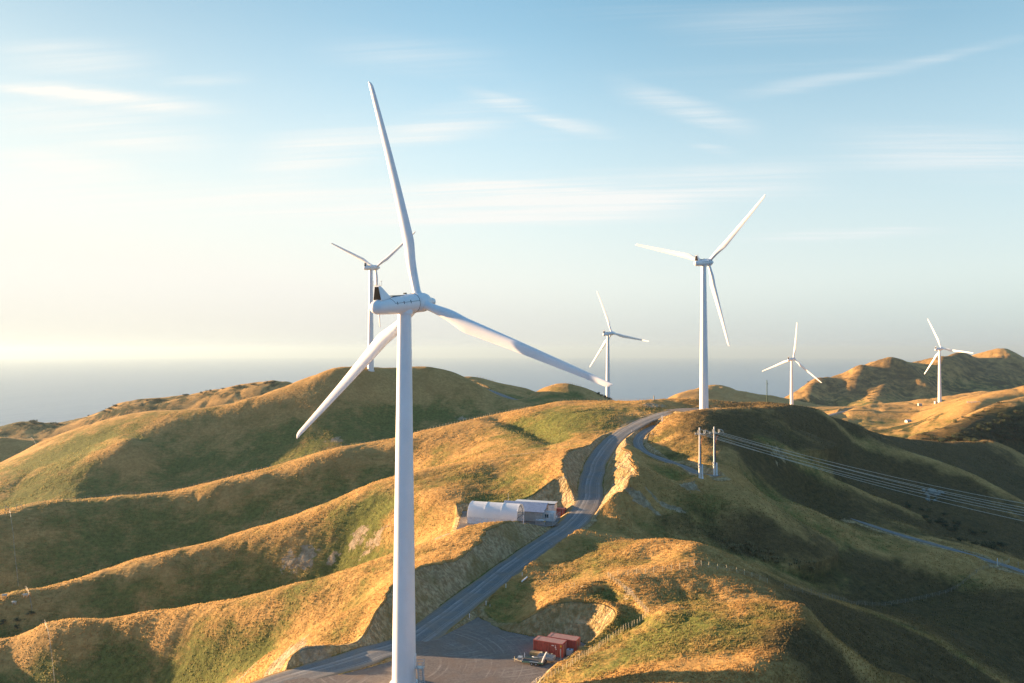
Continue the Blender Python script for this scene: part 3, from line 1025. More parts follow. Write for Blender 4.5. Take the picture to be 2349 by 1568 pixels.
M = {
    'turbine': plain('turbine_paint', (0.86, 0.87, 0.88), 0.38, var=0.03, scale=0.25, dirt=((0.55, 0.55, 0.53), 0.25)),
    'seam': plain('dark_seam', (0.05, 0.06, 0.07), 0.7),
    'grille': plain('dark_grille', (0.035, 0.032, 0.028), 0.8),
    'steel': plain('galvanised_steel', (0.45, 0.47, 0.48), 0.45, 0.5, dirt=((0.25, 0.22, 0.18), 0.4)),
    'post': plain('weathered_timber', (0.36, 0.30, 0.22), 0.9, scale=4),
    'batten': plain('pale_batten', (0.62, 0.52, 0.34), 0.85, scale=4),
    'wire': plain('fence_wire', (0.35, 0.35, 0.34), 0.5, 0.6),
    'concrete': plain('pale_concrete', (0.74, 0.73, 0.70), 0.85, scale=3, dirt=((0.4, 0.37, 0.32), 0.4)),
    'white': plain('white_paint', (0.78, 0.79, 0.80), 0.5, dirt=((0.5, 0.48, 0.44), 0.3)),
    'black': plain('black_rubber', (0.025, 0.025, 0.027), 0.75),
    'fabric': plain('white_fabric', (0.80, 0.82, 0.84), 0.65, var=0.03, scale=0.4, dirt=((0.62, 0.66, 0.70), 0.3)),
    'roofblue': plain('blue_grey_roof', (0.27, 0.33, 0.45), 0.45, dirt=((0.20, 0.22, 0.27), 0.4)),
    'cladding': plain('grey_cladding', (0.47, 0.47, 0.45), 0.6, dirt=((0.3, 0.28, 0.25), 0.5)),
    'roofpale': plain('pale_roof', (0.62, 0.66, 0.68), 0.4),
    'fascia': plain('dark_fascia', (0.03, 0.045, 0.045), 0.5),
    'glass': plain('dark_glass', (0.03, 0.06, 0.07), 0.12),
    'red': plain('red_container_paint', (0.40, 0.085, 0.065), 0.55, dirt=((0.20, 0.07, 0.045), 0.6)),
    'redroof': plain('dusty_red_roof', (0.34, 0.19, 0.17), 0.8, dirt=((0.22, 0.15, 0.12), 0.6)),
    'wood': plain('pale_wood', (0.50, 0.33, 0.15), 0.85, scale=4, dirt=((0.3, 0.2, 0.1), 0.5)),
    'yellow': plain('yellow_paint', (0.75, 0.50, 0.04), 0.5),
    'green': plain('green_paint', (0.12, 0.26, 0.17), 0.5, dirt=((0.15, 0.15, 0.12), 0.5)),
    'deck': plain('dark_deck', (0.10, 0.085, 0.075), 0.85),
    'plastic': plain('cloudy_plastic', (0.50, 0.60, 0.70), 0.4),
    'orange': plain('red_brown_cable', (0.45, 0.10, 0.05), 0.6),
    'greenpole': plain('green_pole', (0.06, 0.10, 0.06), 0.8),
    'wool': plain('sheep_wool', (0.62, 0.56, 0.46), 0.95, scale=6),
    'hide': plain('sheep_face', (0.10, 0.08, 0.07), 0.9),
    'rock': plain('pale_rock', (0.24, 0.25, 0.22), 0.9, scale=2, bump=0.5, dirt=((0.2, 0.22, 0.19), 0.6)),
    'bark': plain('grey_bark', (0.12, 0.09, 0.06), 0.9, scale=4),
    'leaf': plain('dark_leaf', (0.035, 0.055, 0.018), 0.8, var=0.45, scale=1.2),
    'leaf2': plain('olive_leaf', (0.060, 0.070, 0.022), 0.8, var=0.4, scale=1.2),
    'tussock': plain('pale_tussock', (0.24, 0.19, 0.08), 0.9, var=0.35, scale=2),
}


def fabric_material():
    """White coated cloth that lets some daylight through."""
    m, nt, b = new_mat('white_fabric')
    g = NG(nt)
    n1 = g.noise(g.pos(), 0.5, 4, 0.6)
    col = g.mix(g.rng(n1, 0.3, 0.7), (0.88, 0.89, 0.90), (0.93, 0.94, 0.94))
    g.set(b.inputs['Base Color'], col)
    b.inputs['Roughness'].default_value = 0.6
    t = g.n('ShaderNodeBsdfTranslucent')
    g.set(t.inputs['Color'], col)
    mx = g.n('ShaderNodeMixShader')
    mx.inputs[0].default_value = 0.22
    nt.links.new(b.outputs[0], mx.inputs[1])
    nt.links.new(t.outputs[0], mx.inputs[2])
    nt.links.new(mx.outputs[0], nt.nodes['Material Output'].inputs['Surface'])
    return m


M['fabric'] = fabric_material()


M['grille'].node_tree.nodes['Principled BSDF'].inputs['Specular IOR Level'].default_value = 0.0


def gravel_material():
    m, nt, b = new_mat('road_gravel')
    g = NG(nt)
    p = g.pos()
    along = g.attr('across')
    fine = g.noise(p, 3.0, 5, 0.7)
    mid = g.noise(p, 0.22, 4, 0.6, 0.4)
    col = g.mix(g.rng(fine, 0.3, 0.7), (0.105, 0.118, 0.130), (0.19, 0.205, 0.215))
    tracks = g.n('ShaderNodeTexNoise', noise_dimensions='1D')
    g.set(tracks.inputs['W'], g.math('ADD', g.math('MULTIPLY', along, 4.2), g.math('MULTIPLY', g.noise(p, 0.03, 2, 0.5), 3.5)))
    tracks.inputs['Scale'].default_value = 1.0
    tracks.inputs['Detail'].default_value = 5
    tracks.inputs['Roughness'].default_value = 0.75
    col = g.mix(g.rng(tracks.outputs[0], 0.47, 0.64, 0, 0.75), col, (0.46, 0.44, 0.41))
    col = g.mix(g.rng(mid, 0.40, 0.64, 0, 0.60), col, (0.25, 0.21, 0.17))
    col = g.mix(g.rng(g.noise(p, 0.6, 5, 0.7, 0.8), 0.52, 0.70, 0, 0.5), col, (0.12, 0.118, 0.118))
    col = g.mix(g.math('ADD', g.rng(g.math('ABSOLUTE', along), 0.62, 1.0, 0, 0.8), g.math('MULTIPLY', g.math('SUBTRACT', g.noise(p, 0.8, 4, 0.65), 0.5), 0.5), True), col, (0.27, 0.20, 0.12))
    g.set(b.inputs['Base Color'], col)
    b.inputs['Roughness'].default_value = 0.92
    b.inputs['Specular IOR Level'].default_value = 0.2
    g.set(b.inputs['Normal'], g.bump(g.math('ADD', fine, g.math('MULTIPLY', tracks.outputs[0], 0.6)), 0.6, 0.12))
    return m


def yard_material():
    m, nt, b = new_mat('yard_gravel')
    g = NG(nt)
    p = g.pos()
    fine = g.noise(p, 2.6, 5, 0.7)
    mid = g.noise(p, 0.16, 4, 0.6, 0.6)
    col = g.mix(g.rng(fine, 0.3, 0.7), (0.125, 0.108, 0.098), (0.22, 0.19, 0.165))
    # wheel tracks of turning trucks: wide arcs about two turning points, broken up
    t = None
    for k, (cx, cy) in enumerate(((-10, 176), (6, 126), (-24, 150))):
        d = g.n('ShaderNodeVectorMath', operation='DISTANCE')
        g.set(d.inputs[0], p)
        d.inputs[1].default_value = (cx, cy, PAD_Z)
        w = g.n('ShaderNodeTexNoise', noise_dimensions='1D')
        g.set(w.inputs['W'], g.math('ADD', g.math('MULTIPLY', d.outputs['Value'], 1.1), g.math('MULTIPLY', g.noise(p, 0.03, 1, 0.5), 4.0)))
        w.inputs['Scale'].default_value = 1.0
        w.inputs['Detail'].default_value = 5
        w.inputs['Roughness'].default_value = 0.8
        x = g.math('MULTIPLY', g.rng(w.outputs[0], 0.48, 0.70), g.rng(g.noise(p, 0.07 + 0.02 * k, 4, 0.7, 0.5), 0.42, 0.66))
        t = x if t is None else g.math('MAXIMUM', t, x)
    col = g.mix(g.math('MULTIPLY', t, 0.7), col, (0.40, 0.365, 0.325))
    col = g.mix(g.rng(mid, 0.40, 0.66, 0, 0.6), col, (0.20, 0.145, 0.108))
    col = g.mix(g.rng(g.noise(p, 0.5, 5, 0.7, 0.8), 0.52, 0.68, 0, 0.45), col, (0.15, 0.135, 0.125))
    g.set(b.inputs['Base Color'], col)
    b.inputs['Roughness'].default_value = 0.92
    b.inputs['Specular IOR Level'].default_value = 0.2
    g.set(b.inputs['Normal'], g.bump(g.math('ADD', fine, g.math('MULTIPLY', t, 0.25)), 0.5, 0.08))
    return m


def build_roads():
    gm, ym = gravel_material(), yard_material()
    for name, (P, hw, _, _) in ROADS.items():
        n = 13
        lift = 0.075 if name == 'gravel_road' else (0.055 if P[:, 1].max() < 420 else 0.25)
        T = np.gradient(P, axis=0)
        T /= np.linalg.norm(T[:, :2], axis=1)[:, None]
        side = np.stack([T[:, 1], -T[:, 0]], 1)
        w = np.linspace(-1, 1, n)
        e = np.stack([1 + 0.10 * vnoise(np.arange(len(P)) * 0.45, np.full(len(P), k), 9) + 0.05 * vnoise(np.arange(len(P)) * 1.3, np.full(len(P), k), 10) for k in (3.3, 8.8)], 1)
        e = np.where(w[None] < 0, e[:, :1], e[:, 1:])
        X = P[:, 0, None] + side[:, 0, None] * w * hw * e
        Y = P[:, 1, None] + side[:, 1, None] * w * hw * e
        Z = P[:, 2, None] + lift + 0.09 * (1 - w ** 2)[None] - 0.03 * np.exp(-((np.abs(w) - 0.42) / 0.10) ** 2)[None]
        Z[:, 0] = Z[:, -1] = Z[:, 0] - lift - 0.05
        me = grid_mesh(name, X, Y, Z)
        add_attr(me, 'across', np.broadcast_to(w, X.shape))
        structure(link(name, me, gm))
    for name, (P, z, _, _) in YARDS.items():
        me = bpy.data.meshes.new(name)
        bm = bmesh.new()
        ring, rnd = [], random.Random(4)
        for (x0, y0), (x1, y1) in zip(P, P[1:] + P[:1]):
            n = max(1, int(math.hypot(x1 - x0, y1 - y0) / 1.2))
            for i in range(n):
                ring.append((x0 + (x1 - x0) * i / n + rnd.uniform(-.35, .35), y0 + (y1 - y0) * i / n + rnd.uniform(-.35, .35)))
        bm.faces.new([bm.verts.new((x, y, z + 0.045)) for x, y in ring])
        bmesh.ops.recalc_face_normals(bm, faces=bm.faces)
        for f in bm.faces:
            if f.normal.z < 0:
                f.normal_flip()
        bmesh.ops.triangulate(bm, faces=bm.faces)
        bm.to_mesh(me)
        bm.free()
        structure(link(name, me, ym if name != 'site_yard' else ym))


build_roads()


# ---------------------------------------------------------------- wind turbines
def blade_mesh(bend, rad=41.2):
    rings = []
    for r in np.concatenate([np.linspace(0.6, 12, 24), np.linspace(13, 38, 22), np.linspace(38.5, rad, 8)]):
        t = float(smooth(2.2, 11.5, r))
        ch = 1.5 + 1.1 * float(smooth(2.2, 11.5, r)) if r < 11.5 else 2.6 - 1.7 * ((r - 11.5) / (rad - 11.5)) ** 0.95
        if r > rad - 1.6:
            ch *= math.sqrt(max(0.0, 1 - ((r - rad + 1.6) / 1.62) ** 2)) * 0.9 + 0.1
        thick = 0.34 - 0.19 * float(smooth(9, 30, r))
        tw = R(6.5) * (1 - float(smooth(3, 34, r))) + R(1.5)
        ax0 = 0.5 + t * ((0.75 * (1 - r / rad) + 0.12) / ch - 0.5)
        ring = []
        for k in range(28):
            w = 2 * math.pi * k / 28
            x = 0.5 + 0.5 * math.cos(w)                 # 1 at the trailing edge, 0 at the leading edge
            yt = 5 * thick * (0.2969 * math.sqrt(x) - 0.126 * x - 0.3516 * x ** 2 + 0.2843 * x ** 3 - 0.1036 * x ** 4)
            y = math.copysign(yt, math.sin(w)) if abs(math.sin(w)) > 1e-6 else 0.0
            cam_ = 0.035 * t * 4 * x * (1 - x)
            cx_, cy_ = 0.5 * math.cos(w), 0.5 * math.sin(w)
            px, py = (x - ax0) * t + cx_ * (1 - t), (y - cam_) * t + cy_ * (1 - t)
            px, py = px * ch, py * ch
            # chord runs along -y (leading edge at +y); thickness along x (upwind)
            a, b = -px, py
            ring.append((a * math.sin(tw) + b * math.cos(tw) - bend * (r / rad) ** 2, a * math.cos(tw) - b * math.sin(tw), r))
        rings.append(ring)
    return MB().loft(rings).mesh('blade', True, 50)


def ringx(x, r, zc=0.0, n=32, flat=0.0):
    out = []
    for k in range(n):
        w = 2 * math.pi * k / n
        out.append((x, r * math.cos(w), zc + r * math.sin(w) * (1 - flat * max(0, math.sin(w)))))
    return out


def nacelle_meshes():
    b = MB()
    L = 12.8
    prof = [(-L, 0.25), (-L + 0.12, 0.62), (-L + 0.45, 0.98), (-L + 0.95, 1.20), (-L + 1.6, 1.30), (-L + 3.5, 1.42), (-7.0, 1.58), (-4.5, 1.70), (-2.2, 1.78), (-1.55, 1.78)]
    b.loft([ringx(x, r, -0.42 + 0.42 * (x + L) / L) for x, r in prof])
    b.loft([ringx(x, r, -0.06, 32) for x, r in ((-1.50, 1.62), (-1.30, 1.62))])
    body = b.mesh('nacelle', True, 40)
    h = MB()
    h.loft([ringx(x, r, 0, 32) for x, r in ((-1.32, 1.72), (-1.1, 1.80), (1.1, 1.76), (1.7, 1.62), (2.3, 1.30), (2.6, 0.95))])
    for k in range(3):
        a = 2 * math.pi * k / 3
        d = Vector((0, -math.sin(a), math.cos(a)))
        h.tube(d * 0.5, d * 1.95, 0.92, 0.84, 24)
    hub = h.mesh('rotor_hub', True, 40)
    n = MB()
    n.loft([ringx(x, r, 0, 24) for x, r in ((2.3, 0.92), (3.6, 0.80), (4.2, 0.70), (4.5, 0.45), (4.58, 0.15))])
    nose = n.mesh('nose_cone', True, 40)
    c = MB()
    zb = 0.72
    w0, w1 = 0.95, 0.5
    x0, x1 = -L + 1.35, -L + 4.2
    c.add([(x0, -w0, zb), (x0, w0, zb), (x1, w0 * .8, zb + .35), (x1, -w0 * .8, zb + .35), (x0, -w1, zb + 2.5), (x0, w1, zb + 2.5), (x0 + .45, w1, zb + 2.5), (x0 + .45, -w1, zb + 2.5)],
          [(0, 1, 2, 3), (0, 4, 5, 1), (1, 5, 6, 2), (3, 7, 4, 0), (2, 6, 7, 3), (4, 7, 6, 5)])
    cooler = c.mesh('cooler')
    g = MB()
    g.add([(x0 - .03, -w0 * .88, zb + .12), (x0 - .03, w0 * .88, zb + .12), (x0 - .03, w1 * .8, zb + 2.35), (x0 - .03, -w1 * .8, zb + 2.35),
           (x0 - .01, -w0 * .88, zb + .12), (x0 - .01, w0 * .88, zb + .12), (x0 - .01, w1 * .8, zb + 2.35), (x0 - .01, -w1 * .8, zb + 2.35)],
          [(0, 1, 2, 3), (7, 6, 5, 4), (0, 4, 5, 1), (1, 5, 6, 2), (2, 6, 7, 3), (3, 7, 4, 0)])
    grille = g.mesh('radiator_grille')
    s = MB()

    def skin(x, ang, off=0.012):
        f = float(np.interp(x, [p[0] for p in prof], [p[1] for p in prof]))
        zc = -0.42 + 0.42 * (x + L) / L
        return Vector((x, (f + off) * math.cos(ang), zc + (f + off) * math.sin(ang)))
    for sgn in (1, -1):
        ang = (lambda q: q) if sgn > 0 else (lambda q: math.pi - q)
        s.path([skin(x, ang(R(14))) for x in np.linspace(-L + 4.4, -1.9, 14)], 0.03, 5)
        s.path([skin(x, ang(q)) for x, q in zip(np.linspace(-L + 4.4, -L + 3.6, 8), np.linspace(R(14), R(80), 8))], 0.03, 5)
        for x in (-7.9, -6.2, -4.4):
            s.path([skin(x, ang(q), 0.03) for q in np.linspace(R(4), R(24), 4)], 0.05, 5)
    s.path([skin(-1.9, q) for q in np.linspace(0, 2 * math.pi, 40)], 0.045, 5)
    seam = s.mesh('panel_seam')
    w = MB()
    zt = zb + 2.5
    w.box((x0 + .22, 0, zt + .06), (.12, 1.9, .08))
    for y in (-.9, -.45, 0, .5, .92):
        w.tube((x0 + .22, y, zt + .06), (x0 + .22, y, zt + (.75 if abs(y) > .6 else .45)), .035, .03, 6)
    w.box((x0 + .22, .92, zt + .75), (.3, .08, .1)).box((x0 + .22, -.9, zt + .78), (.22, .22, .1))
    mast = w.mesh('weather_mast')
    hatch = MB().box((-7.0, 0, 1.42), (4.6, 1.0, .16)).box((-3.5, .3, 1.76), (.5, .4, .25)).mesh('roof_hatch')
    return dict(nacelle=body, rotor_hub=hub, nose_cone=nose, cooler=cooler, radiator_grille=grille, panel_seam=seam, weather_mast=mast, roof_hatch=hatch)


NAC = nacelle_meshes()
BLADES = {}
TURBINES = [
    # hub (u, v, d), yaw, blade angle, bend, tower u, base z or None, label
    ((961, 694.5), 145.6, 58.8, -10.2, 2.0, 928, -59.1, 'huge white wind turbine standing nearest on the gravel yard with a blade straight up'),
    ((1624.5, 602.5), 379.4, 48.8, 46.5, 1.0, 1614.5, -28.9, 'tall white wind turbine at the top of the gravel road above the twin power poles'),
    ((861.6, 614.5), 544.8, 63.1, 56.9, 1.0, 850.5, None, 'white wind turbine on the big dark hill, partly hidden behind the nearest turbine'),
    ((1403.5, 765), 719.0, 45.9, -19.7, 1.0, 1394.5, None, 'small distant white wind turbine touched by the long blade of the nearest turbine'),
    ((1820.3, 823.7), 886.5, 43.1, 8.8, 1.0, 1815.7, None, 'small distant wind turbine beside the thin dark mast, one blade pointing straight up'),
    ((2160, 800.3), 993.0, 27.5, -23.0, 1.0, 2155, None, 'most distant white wind turbine on the terrace before the big brown hills'),
]


def turbine(hub, d, yaw, phi, bend, tu, bz, label, first):
    H = Vector(at(hub[0], hub[1], d))
    th, tau, ph = R(yaw), R(5), R(phi)
    ax = Vector((math.cos(th) * math.cos(tau), math.sin(th) * math.cos(tau), math.sin(tau)))
    rt = Vector((math.sin(th), -math.cos(th), 0))
    up = rt.cross(ax)
    # tower axis: behind the hub, below the nacelle, where the picture shows it
    flat = Vector((math.cos(th), math.sin(th), 0))
    best = min(np.linspace(3.2, 6.5, 60), key=lambda o: abs(CX + F * (H.x - o * flat.x) / (H.y - o * flat.y) - tu))
    T = H - flat * best
    if bz is None:
        bz = ground(T.x, T.y) - 0.3
    t = thing('wind_turbine', label, 'wind turbine', (T.x, T.y, bz), 0, 'wind turbines along the ridges')
    h = H.z - best * math.sin(tau) - 1.72 - bz
    zs = np.linspace(0, h, 26)
    prof = [(2.13 - 0.93 * (z / h) ** 1.05) for z in zs]
    mb = MB()
    mb.loft([[(r * math.cos(w), r * math.sin(w), z) for w in np.linspace(0, 2 * math.pi, 64, endpoint=False)] for z, r in zip(zs, prof)])
    tw = mb.build('tower', M['turbine'], t, True, 40)
    if first:
        for z in (0.31 * h, 0.63 * h):
            sm = MB()
            r = 2.13 - 0.93 * (z / h) ** 1.05
            sm.loft([[((r + o) * math.cos(w), (r + o) * math.sin(w), z + dz) for w in np.linspace(0, 2 * math.pi, 64, endpoint=False)] for dz, o in ((-.03, -.02), (-.03, .006), (.03, .006), (.03, -.02))], False)
            sm.build('weld_seam', M['turbine'], tw, True)
    fl = MB()
    fl.loft([[(r * math.cos(w), r * math.sin(w), z) for w in np.linspace(0, 2 * math.pi, 48, endpoint=False)] for z, r in ((-.9, 2.6), (0.02, 2.6), (0.06, 2.5), (0.06, 2.2))])
    fl.build('foundation_ring', M['concrete'], t, True)
    yb = MB()
    yb.loft([[(r * math.cos(w), r * math.sin(w), z) for w in np.linspace(0, 2 * math.pi, 40, endpoint=False)] for z, r in ((h - .25, 1.24), (h - .2, 1.42), (h + .35, 1.46), (h + .9, 1.3))])
    yb.build('yaw_bearing', M['turbine'], t, True)
    base = Vector((T.x, T.y, bz))
    rot = Matrix((ax, -rt, up)).transposed().to_4x4()      # x to the nose, y to the viewer's left, z up
    rel = Matrix.Translation(H - base) @ rot
    n = part('nacelle', NAC['nacelle'], M['turbine'], t)
    n.matrix_local = rel
    c = part('cooler', NAC['cooler'], M['turbine'], n)
    part('radiator_grille', NAC['radiator_grille'], M['grille'], n)
    part('panel_seam', NAC['panel_seam'], M['seam'], n)
    part('weather_mast', NAC['weather_mast'], M['steel'], n)
    part('roof_hatch', NAC['roof_hatch'], M['seam'], n)
    hb = part('rotor_hub', NAC['rotor_hub'], M['turbine'], t)
    hb.matrix_local = rel @ Matrix.Rotation(ph, 4, 'X')
    part('nose_cone', NAC['nose_cone'], M['turbine'], hb)
    if bend not in BLADES:
        BLADES[bend] = blade_mesh(bend)
    for k in range(3):
        b = part('blade', BLADES[bend], M['turbine'], t)
        a = ph + k * 2 * math.pi / 3
        s = rt * math.sin(a) + up * math.cos(a)
        e = -(rt * math.cos(a) - up * math.sin(a))
        b.matrix_local = Matrix.Translation(H - base) @ Matrix((ax, e, s)).transposed().to_4x4()
    return t


TURB = [turbine(*args, i == 0) for i, args in enumerate(TURBINES)]
for dg, args in zip(TURB[1:], TURBINES[1:]):
    dg['group'] = 'wind turbines along the ridges'


def tower_steps():
    """Door landing and steep steel steps at the foot of the nearest tower."""
    t = TURB[0]
    a0 = R(-8)                                            # towards the picture's right
    st = MB()
    rail = MB()
    land_z = 2.9
    ca, sa = math.cos(a0), math.sin(a0)

    def P(r, s, z):
        return (r * ca - s * sa, r * sa + s * ca, z)
    st.box(P(2.9, 0, land_z - .05), (1.5, 1.3, .08), a0)
    top, bot = Vector(P(3.0, -.6, land_z)), Vector(P(4.1, -2.6, 0.05))
    dirv = bot - top
    lat = Vector((dirv.y, -dirv.x, 0)).normalized() * .42
    for s in (-1, 1):
        st.tube(top + lat * s, bot + lat * s, .06, .06, 6)
    for k in range(1, 11):
        c = top + dirv * (k / 11)
        st.box(c, (.84, .28, .04), math.atan2(lat.y, lat.x))
    for s in (-1, 1):
        rail.tube(top + lat * s + Vector((0, 0, 1.05)), bot + lat * s + Vector((0, 0, 1.05)), .035, .035, 6)
        for k in (0, .33, .66, 1):
            rail.tube(top + lat * s + dirv * k, top + lat * s + dirv * k + Vector((0, 0, 1.05)), .03, .03, 6)
    cs = [P(2.15, .62, 0), P(3.6, .62, 0), P(3.6, -.5, 0)]
    for z in (land_z + .55, land_z + 1.1):
        for p, q in zip(cs[:-1], cs[1:]):
            rail.tube((p[0], p[1], z), (q[0], q[1], z), .035, .035, 6)
    for p in cs:
        rail.tube((p[0], p[1], land_z), (p[0], p[1], land_z + 1.1), .035, .035, 6)
    for x, s in ((2.4, .55), (3.5, .55), (3.5, -.55)):
        q = P(x, s, 0)
        st.tube((q[0], q[1], 0), (q[0], q[1], land_z), .05, .05, 6)
    o = st.build('stairs', M['steel'], t)
    rail.build('handrail', M['steel'], o)
    d = MB()
    d.box(P(2.06, 0, land_z + 1.1), (.14, .95, 2.2), a0)
    d.build('door', M['white'], t)


tower_steps()


# ---------------------------------------------------------------- power poles and lines
def power_pole(label, u, v, d, first=None):
    p = hit(u, v, d - 25, d + 40)
    if first is not None:
        return dup(first, p, R(8), label, 'twin concrete power poles')
    t = thing('power_pole', label, 'power pole', p, R(8), 'twin concrete power poles')
    H = 16.6
    mb = MB().tube((0, 0, -.5), (0, 0, H), .33, .21, 16)
    mb.tube((0, 0, -.4), (0, 0, 4.0), .38, .34, 16)
    mb.build('pole_shaft', M['concrete'], t, True)
    a = MB()
    za = H - 2.15
    a.box((0, -.26, za), (3.4, .14, .18)).box((.55, .35, za), (2.2, .12, .14))
    a.tube((-.55, -.26, za), (0, -.22, za - .8), .04, .04, 6).tube((.55, -.26, za), (0, -.22, za - .8), .04, .04, 6)
    ca = a.build('crossarm', M['steel'], t)
    for x, y in ((-1.55, -.26), (.15, -.5), (1.5, -.26)):
        i = MB()
        for k in range(4):
            i.tube((x, y, za + .10 + k * .1), (x, y, za + .16 + k * .1), .12, .07, 8)
        i.build('insulator', M['white'], ca, True)
    for x in (-.55, 1.55):
        f = MB()
        f.box((x, .05, za + .75), (.12, .12, 1.1)).box((x + .5, .05, za + .72), (.12, .12, 1.0)).box((x + .25, .05, za + 1.3), (.66, .1, .1))
        f.build('fuse_holder', M['steel'], t)
    for q in range(2):
        j = MB()
        j.path([(1.9 + .35 * q + 1.4 * math.sin(w) * .8, -.1, za + 1.25 - 1.5 * (1 - math.cos(w)) * .8) for w in np.linspace(0, 1.6, 9)], .035, 5)
        j.build('jumper_cable', M['white'], t, True)
    c = MB()
    c.path([(1.4, -.1, za - .7), (.9, -.05, za - 1.4), (.55, 0, za - 3.0), (.5, 0, za - 3.6)], .06, 6)
    c.build('cable_end', M['orange'], t, True)
    c = MB().tube((.5, 0, 3.6), (.45, 0, za - 3.4), .17, .15, 8)
    c.build('riser_cable', M['black'], t, True)
    g = MB().tube((.86, -.1, -.3), (.80, -.1, 4.4), .30, .28, 14)
    g.tube((.86, -.1, -.3), (.86, -.1, .5), .40, .30, 14)
    g.build('cable_guard', M['white'], t, True)
    MB().box((-.42, -.1, 4.4), (.2, .3, .5)).build('control_box', M['steel'], t)
    MB().box((-.4, -.1, 3.5), (.2, .3, .3)).build('control_box', M['steel'], t)
    return t


POLE = power_pole('left of two white concrete power poles, standing lower beside the side track', 1605, 1097, 266)
POLE2 = power_pole('right of two white concrete power poles, its top reaching a little higher', 1638.5, 1092, 270, POLE)


def power_lines():
    labels = []
    which = (('the left power pole', POLE), ('the right power pole', POLE2))
    ends = [(2349, 1196, 258), (2349, 1183, 261), (2349, 1177, 264), (2349, 1171, 268), (2349, 1165, 271), (2349, 1155.5, 274)]
    words = ('lowest', 'middle', 'highest')
    k = 0
    for nm, pole in which:
        base = Vector(pole.location)
        for j, (x, y) in enumerate(((.15, -.5), (-1.55, -.26), (1.5, -.26))):
            c, s = math.cos(R(8)), math.sin(R(8))
            A = base + Vector((x * c - y * s, x * s + y * c, 16.6 - 2.15 + .48))
            E = Vector(at(*ends[k]))
            # a hanging curve that passes the far point and goes on down the valley
            n = 40
            P = []
            for i in range(n + 1):
                q = i / n * 1.35
                p = A.lerp(E, q)
                p.z += -3.4 * 4 * q * (1 - q) * 0.42
                P.append(p - A)
            o = link('power_line', MB().path(P, .05, 5).mesh('power_line', True), M['wire_pale'])
            o.location = A
            tag(o, '%s of three cables running right from %s' % (words[j], nm), 'power line', 'power lines')
            k += 1
    A = Vector(POLE.location) + Vector((0, 0, 16.3))
    B = Vector(POLE2.location) + Vector((-1.2, 0, 14.6))
    o = link('power_line', MB().path([(B - A) * t - Vector((0, 0, .9 * t * (1 - t))) for t in np.linspace(0, 1, 10)], .035, 5).mesh('power_line', True), M['wire_pale'])
    o.location = A
    tag(o, 'short cable from the left pole top across to the right power pole', 'power line', 'power lines')


M['wire_pale'] = plain('aluminium_cable', (0.80, 0.76, 0.66), 0.45, 0.0)
power_lines()


# ---------------------------------------------------------------- fences
POST_MESH = {}


def fence(name, label, path, spacing, h=1.25, r=0.07, mat='batten', wires=4, seed=0, lean=0.06, group='post and wire fences', maxn=100):
    """A post and wire fence along picture points (u, v, near, far) dropped on the ground."""
    rnd = random.Random(seed)
    P = [hit(u, v, a, b) for u, v, a, b in path]
    Q = []
    for p, q in zip(P[:-1], P[1:]):
        n = max(1, int((q - p).length / spacing))
        Q += [p.lerp(q, i / n) for i in range(n)]
    Q.append(P[-1])
    Q = Q[:maxn] if len(Q) > maxn else Q
    t = thing(name, label, 'fence', on_ground(Q[0].x, Q[0].y), 0, group)
    key = (h, r, mat)
    if key not in POST_MESH:
        POST_MESH[key] = MB().path([(0, 0, -.3), (0, 0, h - .05), (0, 0, h)], [r, r * .92, r * .7], 6).mesh('post')
    tops = []
    for p in Q:
        g = on_ground(p.x, p.y)
        o = part('post', POST_MESH[key], M[mat], t)
        o.location = g - t.location
        o.rotation_euler = (rnd.gauss(0, lean), rnd.gauss(0, lean), rnd.random() * 6)
        o.scale = (1, 1, rnd.uniform(.88, 1.1))
        tops.append(g - t.location)
    w = MB()
    for k in range(wires):
        z = h * (.25 + .65 * k / max(1, wires - 1))
        w.path([p + Vector((0, 0, z)) for p in tops], .010, 4)
    w.build('wire', M['wire'], t)
    return t


fence('wire_fence', 'close pale posts of the fence running along the bank above the red containers', [(1222, 1580, 110, 160), (1240, 1568, 115, 160), (1273, 1550, 118, 160), (1309, 1530, 120, 165), (1346, 1507, 120, 170), (1383, 1481, 125, 170), (1430, 1448, 130, 175), (1487, 1409, 130, 180)], .72, 1.3, .055, seed=1)
fence('wire_fence', 'close pale posts of the short fence climbing between the two fence corners above the yard', [(1487, 1409, 130, 180), (1450, 1370, 140, 190), (1420, 1344, 150, 200), (1395, 1326, 150, 205)], .95, 1.3, .055, seed=2)
fence('wire_fence', 'wider spaced pale posts of the fence leading right across the green hilltop', [(1395, 1326, 150, 205), (1440, 1322, 160, 205), (1500, 1314, 165, 210), (1560, 1307, 165, 210), (1625, 1303, 165, 215), (1690, 1316, 165, 215), (1760, 1340, 165, 215)], 1.7, 1.3, .06, seed=3)
fence('wire_fence', 'dark sparse fence posts crossing the shaded hollow up to the sealed hill track', [(1800, 1352, 160, 230), (1880, 1372, 165, 240), (1970, 1388, 180, 270), (2060, 1386, 180, 290), (2140, 1370, 190, 300), (2210, 1340, 200, 300), (2270, 1305, 220, 300)], 3.2, 1.3, .06, 'post', seed=4)
fence('wire_fence', 'few bright fence posts beside the white marker on the hill track at the far right', [(2272, 1304, 220, 300), (2292, 1297, 220, 300), (2316, 1291, 220, 300)], 1.1, 1.4, .06, seed=5)
fence('wire_fence', 'long fence along the middle ridge crest left of the nearest turbine tower', [(58, 1164, 300, 420), (133, 1149, 310, 420), (267, 1138, 310, 420), (333, 1134, 310, 420), (433, 1121, 320, 430), (500, 1101, 320, 430), (600, 1078, 330, 440), (700, 1048, 340, 440), (783, 1026, 340, 450), (890, 1010, 350, 450)], 2.25, 1.35, .075, 'post', seed=6)
